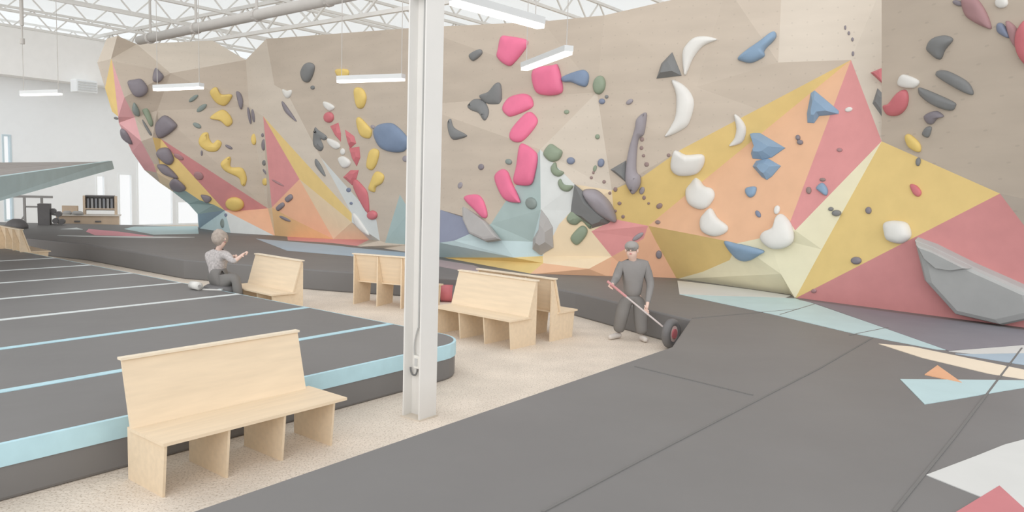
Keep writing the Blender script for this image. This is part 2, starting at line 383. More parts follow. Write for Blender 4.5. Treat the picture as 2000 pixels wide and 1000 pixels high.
FACETS = [
 (PLY_L, 'a1 a2 a3 a4 a5'), (YEL, 'a4 a5 a6 a7 a10'), (PINKP, 'a10 a7 a8 a9 a14 a13 a12 a11'), (PINKP, 'a9 a16 a15 a14'),
 (PLY, 'a3 b1 b4 b5 a17 a12 a11 a10 a4'), (PLY_L, 'b1 b2 b3 b4'), (PLY_L, 'a12 a17 a20 a14 a13'), (CREAM2, 'a14 a20 a15'), (CREAM2, 'a15 a20 c5 a19 a18'), (PLY_L, 'a15 a18 a16'),
 (PLY, 'b5 b6 a17'), (PLY, 'b4 b3 p4 c7 b6 b5'), (REDD, 'b6 c7 c6 c2 c1'), (YEL, 'a17 b6 c1 c2 c3 c4 c5 a20'),
 (TEAL, 'a19 c5 c4 c11'), (TEAL, 'c11 c4 c3 c2 c12'), (STEELB, 'c12 c2 c10'), (AQUA, 'c10 c2 c9'), (PALE, 'c9 c2 c8 k6'), (ORA2, 'c2 c6 c7 c8'),
 (PLY_L, 'b3 p1 p2 p3 p4'), (PLY_L, 'p4 p3 p5 c7'), (CREAM2, 'c7 p5 c8'), (REDD, 'p3 p6 p5'), (ORA2, 'p5 p6 p8 p7'), (AMB, 'p5 p7 p8 c8'),
 (RED, 'k6 c8 k1'), (RED, 'c8 p8 k2 k1'), (RED, 'p8 p11 k3 k2'),
 (GOLD, 'p3 p10 p9 p6'), (CREAM2, 'p6 p9 p11 p8'), (PLY_L, 'p3 p2 p12 p13 p14 p10'), (PLY, 'p1 u1 u2 u3 p15 p12 p2'),
 (PLY, 'p12 p15 p16 p17 p14 p13'), (PALE, 'p14 p17 p18 p11 p9 p10'), (PLY, 'p15 u3 u2 t2 t1 p17 p16'), (PLY, 't1 t3 p18 p17'), (TEAL, 't1 t2 t4 t3'),
 (PLY, 'p11 p18 t3 t4 k5 k4 k3'),
 (PLY, 'u2 n1 t2'), (NAVY, 't2 n1 n5 t4'), (AQUA, 't4 n5 k5'),
 (PLY, 'u1 v1 v2 v3 n10 n9 n8 n2 n1 u2'), (NAVY, 'n1 n2 n3 n4 n5'), (PLY, 'n2 n8 n3'), (AQUA, 'n5 n4 n3 n6 n7 k5'), (TEAL, 'n3 n8 n6'), (TEAL, 'n8 n9 n10 n11 n12 n6'),
 (AQUA, 'n6 n12 n7'), (AQUA, 'n12 n11 n16 n7'), (PALE, 'n10 n13 n14 n15 n11'), (PALE, 'n11 n15 n16'), (PLY_L, 'n10 v3 v4 n13'),
 (YEL, 'k5 n7 n23 n21 n20 n19'), (GOLD, 'n7 n16 n23'), (CREAM2, 'n16 n15 n17 n24 n25 n23'), (CREAM2, 'n13 v4 n18 n17 n14'), (CREAM2, 'n14 n17 n15'),
 (ORA, 'n23 n25 n24 n22 n21'), (RED, 'n17 n18 w1 w2 n24'), (ORA2, 'n24 w2 w3 n22'), (ORA2, 'w2 w1 w9 w4 w3'), (GOLD, 'w9 w1 w5 w6 w7 w8 w4'),
 (PLY, 'v2 y1 y5 x3 x4 v4 v3'), (PLY, 'y1 y2 y3 x1 x2 x3 y5'), (PLY_L, 'y2 y4 x1 y3'), (PLY_L, 'y4 x9 x1'),
 (YEL, 'x1 w1 n18 v4 x4 x3 x2'), (ORA, 'x1 x6 x8 w6 w5 w1'), (RED, 'x1 x9 x7 x6'),
 (CREAM, 'x9 x11 w11 w10 x8 x6 x7'), (CREAM, 'w6 x8 w10 w12 w4 w8 w7'), (CREAM, 'w10 w11 w12'),
 (YEL, 'x9 r4 w11 x11'), (PLY, 'r1 r2 r9'), (PLY, 'r1 r9 r4 r5'), (PLY, 'r9 r2 r3 r4'), (PLY_L, 'r4 r3 r6'), (RED, 'r4 r6 r11 r10'), (RED, 'r4 r10 r11 r7 r8 w11'),
]
cwall = tag(empty('wall_climbing', (0, 0, 0)), kind='structure')
BV, BF = [], []
def newell(P):
    n = Vector((0, 0, 0))
    for i in range(len(P)):
        a, b = P[i], P[(i+1) % len(P)]
        n += Vector(((a.y-b.y)*(a.z+b.z), (a.z-b.z)*(a.x+b.x), (a.x-b.x)*(a.y+b.y)))
    return n.normalized()
for m_, s in FACETS:
    P = [VP[k] for k in s.split()]
    n = newell(P); c = sum(P, Vector())/len(P)
    Q = [Vector((VT[k][0], -VT[k][1], 0)) for k in s.split()]
    if n.dot(CAM-c) < 0: P.reverse(); Q.reverse(); n = -n
    tris = [list(t) for t in tessellate_polygon([Q])]
    tris = [t if ((P[t[1]]-P[t[0]]).cross(P[t[2]]-P[t[0]])).dot(n) > 0 else t[::-1] for t in tris]
    b0 = len(BV); BV += [p.copy() for p in P]; BF += [[q+b0 for q in t] for t in tris]
    N = len(P); back = Vector((n.x, n.y, n.z*0.2))
    if back.length < 0.2: back = n
    back = back.normalized()*-0.12
    V = P + [p+back for p in P]
    Fs = [tuple(t) for t in tris] + [tuple(i+N for i in reversed(t)) for t in tris] + [(i, N+i, N+(i+1) % N, (i+1) % N) for i in range(N)]
    me = bpy.data.meshes.new('panel'); me.from_pydata([tuple(p) for p in V], [], Fs); me.update()
    link('panel', me, m_, cwall)
BVH = BVHTree.FromPolygons(BV, BF)

# ================================================================== MATS
def loft_mat(name, pts, m):
    o = slab(name, pts, 0.0, MAT_T, m)
    md = o.modifiers.new('bevel', 'BEVEL'); md.width = 0.03; md.segments = 2; md.limit_method = 'ANGLE'
    return o
K = (3.05, 11.04)
main_pts = [(-5.7, -0.42), (-1.92, 4.48), (2.09, 9.74), (2.8, 11.8), (1.23, 14.41), (0.3, 15.55), (-1.4, 16.0), (-3.9, 16.6), (-7.7, 17.9), (-11.7, 21.0), (-20, 25.2),
            (-23.5, 27.2), (-19.5, 28.4), (-15.2, 28.9), (-11.5, 29.0), (-5.6, 25.2), (-1.6, 20.0), (0.5, 17.4), (4.2, 17.6), (5.9, 14.9), (9.2, 12.0), (13, 8), (13, -5), (-5.7, -5)]
pad = tag(empty('landing_mat', (0, 0, 0)), 'huge black vinyl landing mat with coloured triangles, running under the climbing wall', 'mat')
loft_mat('mat_body', main_pts, MATB).parent = pad
def patch(pts, m, name='inlay', h=0.006):
    P = [gz(x, y, MAT_T+h) for x, y in pts]
    return slab(name, [(p.x, p.y) for p in P], MAT_T-0.01, MAT_T+h, m, pad)
patch([(1323,548),(1395,556),(1470,566),(1545,577),(1534,581),(1392,577),(1327,574)], MGREY)
patch([(1327,574.5),(1392,577.5),(1534,581.5),(1553,583),(1590,593),(1700,631),(1847,683),(1829,682),(1663,650),(1511,614)], MLB)
patch([(1558,585),(1750,611),(2030,648),(2030,671),(1852,684.5),(1700,630.5),(1591,592.5)], MNAVY)
patch([(1853,685.5),(2030,671.6),(2030,689),(1900,691)], MGREY)
patch([(1866,690.5),(1900,691.5),(2030,689.7),(2030,717),(1923,700)], STEELB)
patch([(1716,671),(1783,677),(1900,701),(2030,728),(2030,745),(1930,729),(1800,698)], MCREAM)
patch([(1806,731),(1831,713),(1879,747)], MORA, h=0.009)
patch([(1758,740),(2030,743),(2030,752),(1960,763),(1879,777),(1806,789)], MLB)
patch([(1809,927),(1907,890),(1962,868),(2030,850),(2060,1040),(1916,970)], MGREY)
patch([(1840,1016),(1916,970),(1952,948),(2020,1010),(1990,1060),(1860,1060)], MRED, h=0.009)
# distant coloured inlays
patch([(168,452),(173,447),(230,452),(300,461.5),(255,461),(185,459)], MPINK)
patch([(112,459.5),(185,460.3),(380,463),(300,464.5),(160,462)], MWHITE)
patch([(242,447),(262,442.5),(386,441.5),(388,456),(300,458)], MLB)
patch([(118,447.5),(150,444.5),(162,448)], MWHITE)
patch([(500,466),(651,479),(694,484),(800,494),(800,508),(690,500),(560,489)], STEELB)
patch([(858,507),(925,518),(956,531),(905,529),(858,520)], MMAUVE)
def seam(a, b, wd=0.011):
    p, q = gz(*a, MAT_T), gz(*b, MAT_T); d = (q-p).normalized(); s = d.cross(Z)*wd
    slab('seam', [(p+s).to_2d(), (q+s).to_2d(), (q-s).to_2d(), (p-s).to_2d()], MAT_T-0.01, MAT_T+0.007, SEAM, pad)
for a, b in [((1060,1000),(1240,905)),((1240,905),(1598,721)),((1598,721),(1704,660)),((1746,1000),(1865,853)),((1865,853),(1996,680)),((1240,716),(1470,772)),((1352,622),(1560,604)),((1523,615),(1592,594)),((1660,655),(1735,640))]:
    seam(a, b)

# left mat with pale strips
T0 = Vector((-0.55, 9.72, 0))
def ml(u, v): p = T0 + D1*u + D2*v; return (p.x, p.y)
lm = tag(empty('landing_mat', (0, 0, 0)), 'black landing mat with pale blue strips, behind the nearest wooden bench', 'mat')
def rounded(u0, u1, v0, v1, r, n=7):
    pts = [(u0, v0)]
    for i in range(n+1):
        a = -math.pi/2 + (math.pi/2)*i/n; pts.append((u1-r+r*math.cos(a), v0+r+r*math.sin(a)))
    pts += [(u1, v1), (u0, v1)]
    return pts
outl = rounded(-15, 0.12, 0, 15.5, 0.55)
loft_mat('mat_body', [ml(*p) for p in outl], MATB).parent = lm
def ring_band(outl, z0, z1, t, m, name):
    # strip wrapped round the upper side of the mat
    pts = outl[:-1]
    V, Fs = [], []
    for i, (u, v_) in enumerate(pts):
        a = Vector(pts[max(i-1, 0)]); b = Vector(pts[min(i+1, len(pts)-1)])
        tn = (b-a).normalized(); nn = Vector((tn.y, -tn.x))
        for off, zz in ((t, z0), (t, z1), (-0.02, z1+0.004), (-0.02, z0)):
            x, y = ml(u+nn.x*off, v_+nn.y*off); V.append((x, y, zz))
    for i in range(len(pts)-1):
        for j in range(4):
            Fs.append((i*4+j, i*4+(j+1) % 4, (i+1)*4+(j+1) % 4, (i+1)*4+j))
    Fs += [(0, 1, 2, 3), tuple(len(V)-4+j for j in (3, 2, 1, 0))]
    return mesh(name, V, Fs, m, lm)
ring_band(outl, 0.27, MAT_T-0.005, 0.012, MBLUE, 'edge_band')
for k, vv in enumerate((1.5, 3.38, 5.25, 7.12, 8.98, 10.8, 12.6)):
    wd = 0.055 if k < 3 else 0.05
    slab('strip', [ml(-15, vv-wd), ml(0.1, vv-wd), ml(0.1, vv+wd), ml(-15, vv+wd)], MAT_T-0.01, MAT_T+0.006, MBLUE if k < 2 else MWHITE, lm)

# ================================================================== STEEL COLUMN
colm = tag(empty('steel_column', gz(819, 823, 0)+D2*0.125+D1*0.125, -AZ), 'tall white steel H-column with a cable, standing beside the nearest bench', 'column')
# local x = right-facing flange normal(-D2), local y = D1
cy0 = colm
hw = 0.125
flangeV = []
box('flange', (hw-0.018, hw, -hw, hw, 0, 9.0), STEELW, colm)
box('flange', (-hw, -hw+0.018, -hw, hw, 0, 9.0), STEELW, colm)
box('web', (-hw+0.018, hw-0.018, -0.008, 0.008, 0, 9.0), STEELW, colm)
box('base_plate', (-0.14, 0.14, -0.14, 0.14, 0, 0.015), mat('plate', (214, 204, 190), 0.6), colm)
box('shade_collar', (-0.13, 0.14, -0.135, 0.135, 4.33, 4.55), mat('collar_shade', (196, 194, 190), 0.6), colm)  # added darker collar, paints the shade line near the column's top
eb = box('electrical_box', (-0.045, 0.035, -0.055, -0.008, 0.52, 0.66), mat('box_white', (232, 230, 224), 0.5), colm, 0.008)
box('cover', (-0.025, 0.015, -0.062, -0.05, 0.55, 0.63), mat('cover_grey', (196, 196, 194), 0.5), eb)
v, f = merge([bar_vf((0.0, -0.03, 0.95), (0.0, -0.02, 6.5), 0.012, 8)] + [bar_vf((-0.005-0.05*math.sin(math.pi*i/8), -0.035, 0.95-0.43*i/8), (-0.005-0.05*math.sin(math.pi*(i+1)/8), -0.035, 0.95-0.43*(i+1)/8), 0.009, 6) for i in range(8)])
mesh('cable', v, f, mat('cable_grey', (178, 178, 176), 0.5), colm)
v, f = merge([bar_vf((-0.05+0.05*math.cos(math.pi*(1+i/8)), -0.04, 0.52+0.08*math.sin(math.pi*(1+i/8))), (-0.05+0.05*math.cos(math.pi*(1+(i+1)/8)), -0.04, 0.52+0.08*math.sin(math.pi*(1+(i+1)/8))), 0.01, 6) for i in range(8)])
mesh('cord_loop', v, f, mat('cord_dark', (120, 120, 120), 0.5), colm)

# ================================================================== BENCHES
def bench(org, xdir, label, L=1.62, open_end=False):
    a = math.atan2(xdir[1], xdir[0])
    root = tag(empty('plywood_bench', (org[0], org[1], 0), a), label, 'bench', 'plywood gym benches')
    prof = [(0.045, 0), (0.62, 0), (0.62, 0.97), (0.585, 0.97), (0.42, 0.43), (0.0, 0.43)]
    n = 4
    for i in range(n):
        x0 = (L-0.022)*i/(n-1)
        pr_f = prof
        if open_end: pr_f = [(0.045, 0), (0.6, 0), (0.6, 0.43), (0.0, 0.43)] if i in (0, n-1) else [(0.045, 0), (0.62, 0), (0.62, 0.86), (0.59, 0.86), (0.48, 0.43), (0.0, 0.43)]
        v, f = prism_vf([Vector((x0, p[0], p[1])) for p in pr_f], (0.022, 0, 0))
        mesh('end_panel' if i in (0, n-1) else 'divider', v, f, BENCH, root)
    s = math.hypot(0.17, 0.57)
    e_ = 0.05 if open_end else 0.0; b_ = 0.075 if open_end else 0.0
    v, f = box_vf(-0.03, L+0.05+e_, -0.045, 0.46+b_, 0.43, 0.456); mesh('seat', v, f, BENCH, root)
    P = [(0.395+b_, 0.456), (0.42+b_, 0.456), (0.585+b_*0.6, 0.99), (0.56+b_*0.6, 0.99)]
    v, f = prism_vf([Vector((-0.03, p[0], p[1])) for p in P], (L+0.05, 0, 0)); mesh('backrest', v, f, BENCH, root)
    v, f = box_vf(-0.045, L+0.03, 0.54+b_*0.6, 0.63+b_*0.3, 0.99, 1.01); mesh('top_rail', v, f, BENCHE, root)
    return root
bench((-2.6, 5.67), (0.621, 0.783), 'nearest pale plywood bench, beside the black mat and white column', 1.62, True)
bench((0.0-0.755*1.62, 11.26+0.656*1.62), (0.755, -0.656), 'plywood bench just right of the white column, its front openings facing us')
bench((1.05, 12.43), (-0.755, 0.656), 'plywood bench standing back to back behind the one right of the column')
bench((-1.38, 15.0), (-0.93, 0.37), 'plywood bench seen from behind, left of the white column')
bench((-5.2, 14.02), (0.755, -0.656), 'plywood bench beside the seated person, its backrest facing us', 1.45)
bench((-11.5, 18.95), (-0.755, 0.656), 'plywood bench at the far left edge, seen from behind and end on')

# ================================================================== LAMPS
def lamp(p0, p1, label, wires, zz=4.5):
    a, b = gz(*p0, zz), gz(*p1, zz)
    r = tag(empty('pendant_lamp', (a+b)/2, 0), label, 'lamp', 'linear pendant lamps')
    d = (b-a).normalized(); s = d.cross(Z).normalized(); off = r.location
    def bx_(w0, z0, z1, e=0):
        q = [a-d*e+s*w0, b+d*e+s*w0, b+d*e-s*w0, a-d*e-s*w0]
        return prism_vf([p-off+Z*z0 for p in q], (0, 0, z1-z0))
    v, f = bx_(0.075, 0.03, 0.12); mesh('housing', v, f, LAMPG, r)
    v, f = bx_(0.06, -0.02, 0.03); mesh('diffuser', v, f, TUBE, r)
    for t in wires:
        p = a.lerp(b, t)-off
        v, f = bar_vf(p+Z*0.12, p+Z*3.9, 0.008, 6); mesh('wire', v, f, PIPE, r)
    return r
l1 = lamp((43,186),(118,184), 'far left linear pendant lamp above the teal platform', (0.05, 0.95))
for z0, z1, r_ in ((6.4, 7.4, 0.05), (5.95, 6.4, 0.022), (5.9, 6.05, 0.06)):
    p = gz(47, 186, 4.5) - l1.location
    v, f = bar_vf(p+Z*(z0-4.5), p+Z*(z1-4.5), r_, 10); mesh('stem', v, f, PIPE, l1)
lamp((303,176),(394,172), 'linear pendant lamp in front of the left prow of the wall', (0.05, 0.95))
lamp((661,160),(788,156), 'linear pendant lamp left of the white column', (0.05, 0.97))
lamp((885,6),(1056,53), 'largest, nearest linear pendant lamp at the top, right of the column', (0.05, 0.93))
lamp((1024,136),(1111,104), 'tilted-looking pendant lamp between the two highest pink holds', (0.05, 0.95))

# ================================================================== CLIMBING HOLDS
def catmull(P, k):
    out = []; n = len(P)
    for i in range(n):
        p0, p1, p2, p3 = P[i-1], P[i], P[(i+1) % n], P[(i+2) % n]
        for j in range(k):
            t = j/k
            out.append(0.5*((2*p1)+(p2-p0)*t+(2*p0-5*p1+4*p2-p3)*t*t+(3*p1-p0-3*p2+p3)*t**3))
    return out
DOME = [(1.0, -0.12), (1.0, 0.22), (0.95, 0.5), (0.82, 0.76), (0.6, 0.92), (0.32, 0.99)]
FACET = [(1.0, -0.12), (0.97, 0.12), (0.45, 0.92)]
SLAB = [(1.0, -0.12), (1.0, 0.6), (0.93, 0.85), (0.8, 0.97)]
def hold(pts, col, h, label, style='d', group=None, name='climbing_hold', cat='climbing hold', peak=None):
    h *= 0.5
    """outline surveyed on the wall -> a solid boss on that facet. style d dome, f faceted, c curved (thick) shape, s slab"""
    if isinstance(pts, tuple):
        cx, cy, w_, h_ = pts[:4]; an = math.radians(pts[4]) if len(pts) > 4 else 0.0
        k = 8 if max(w_, h_) < 14 else 12
        pts = [(cx+w_/2*math.cos(t)*math.cos(an)-h_/2*math.sin(t)*math.sin(an), cy+w_/2*math.cos(t)*math.sin(an)+h_/2*math.sin(t)*math.cos(an))
               for t in [2*math.pi*i/k for i in range(k)]]
        sub = 2
    else: sub = 4
    mx = sum(p[0] for p in pts)/len(pts); my = sum(p[1] for p in pts)/len(pts)
    d = ray(mx, my).normalized()
    hit, n, _, _ = BVH.ray_cast(CAM, d)
    if hit is None:
        hit, n, _, _ = BVH.find_nearest(CAM+d*22.0)
    if n.dot(d) > 0: n = -n
    if n.dot(-d) < 0.5: n = (n + (-d)*(0.55-n.dot(-d))*1.6).normalized()
    den = [ray(*p) for p in pts]
    P3 = [CAM + r_*((hit-CAM).dot(n)/r_.dot(n)) for r_ in den]
    ax = n.cross(Z).normalized(); ay = ax.cross(n)
    P2 = [Vector(((p-hit).dot(ax), (p-hit).dot(ay))) for p in P3]
    if style in ('d', 'c'): P2 = catmull(P2, sub)
    area = sum(P2[i-1].x*P2[i].y-P2[i].x*P2[i-1].y for i in range(len(P2)))/2
    if area < 0: P2.reverse()
    cen = sum(P2, Vector((0, 0)))/len(P2)
    nn = len(P2)
    to3 = lambda q, z: ax*q.x+ay*q.y+n*z
    if style == 'c':
        bm = bmesh.new()
        # inset rings by limited vertex normals
        thick = abs(area)*2/sum((P2[i]-P2[i-1]).length for i in range(nn))
        nor = []
        for i in range(nn):
            t = (P2[(i+1) % nn]-P2[i-1]).normalized(); nor.append(Vector((-t.y, t.x)))
        half = []
        for i in range(nn):
            best = 3*thick; o_, d_ = P2[i], nor[i]
            for j in range(nn):
                if j in (i, (i-1) % nn): continue
                a_, e_ = P2[j], P2[(j+1) % nn]-P2[j]
                den_ = d_.x*e_.y-d_.y*e_.x
                if abs(den_) < 1e-9: continue
                q_ = a_-o_
                t_ = (q_.x*e_.y-q_.y*e_.x)/den_; u_ = (q_.x*d_.y-q_.y*d_.x)/den_
                if 1e-5 < t_ < best and -0.01 <= u_ <= 1.01: best = t_
            half.append(best*0.5)
        for _ in range(3): half = [min(half[i], (half[i-1]+half[i]+half[(i+1) % nn])/3) for i in range(nn)]
        hm = max(half)
        rings = []
        for ins, z in ((0, -0.12), (0, 0.22), (0.15, 0.55), (0.4, 0.85), (0.7, 1.0)):
            rings.append([bm.verts.new(to3(P2[i]+nor[i]*ins*half[i], z*h*(0.45+0.55*half[i]/hm))) for i in range(nn)])
        for a, b in zip(rings, rings[1:]):
            for i in range(nn): bm.faces.new((a[i], a[(i+1) % nn], b[(i+1) % nn], b[i]))
        bm.faces.new(rings[0][::-1])
        
        R2 = [Vector((P2[i].x+nor[i].x*0.7*half[i], P2[i].y+nor[i].y*0.7*half[i], 0)) for i in range(nn)]
        for t in tessellate_polygon([R2]):
            a_, b_, c_ = t
            if (R2[b_]-R2[a_]).cross(R2[c_]-R2[a_]).z < 0: b_, c_ = c_, b_
            try: bm.faces.new((rings[-1][a_], rings[-1][b_], rings[-1][c_]))
            except ValueError: pass
    else:
        prof = {'d': DOME, 'f': FACET, 's': SLAB}[style]
        pk = Vector(peak)*1.0 if peak else Vector((0, 0))
        size = max((p-cen).length for p in P2)
        bm = bmesh.new(); rings = []
        for s_, z in prof:
            rings.append([bm.verts.new(to3(cen+(p-cen)*s_+pk*size*(1-s_), z*h)) for p in P2])
        for a, b in zip(rings, rings[1:]):
            for i in range(nn): bm.faces.new((a[i], a[(i+1) % nn], b[(i+1) % nn], b[i]))
        top = bm.verts.new(to3(cen+pk*size, h*(1.0 if style == 'd' else prof[-1][1])))
        for i in range(nn): bm.faces.new((rings[-1][i], rings[-1][(i+1) % nn], top))
        bm.faces.new(rings[0][::-1])
    me = bpy.data.meshes.new(name); bm.to_mesh(me); bm.free()
    if style in ('d', 'c'):
        for p in me.polygons: p.use_smooth = True
    o = link(name, me, H[col]); o.location = hit
    tag(o, label, cat, group)
    return o
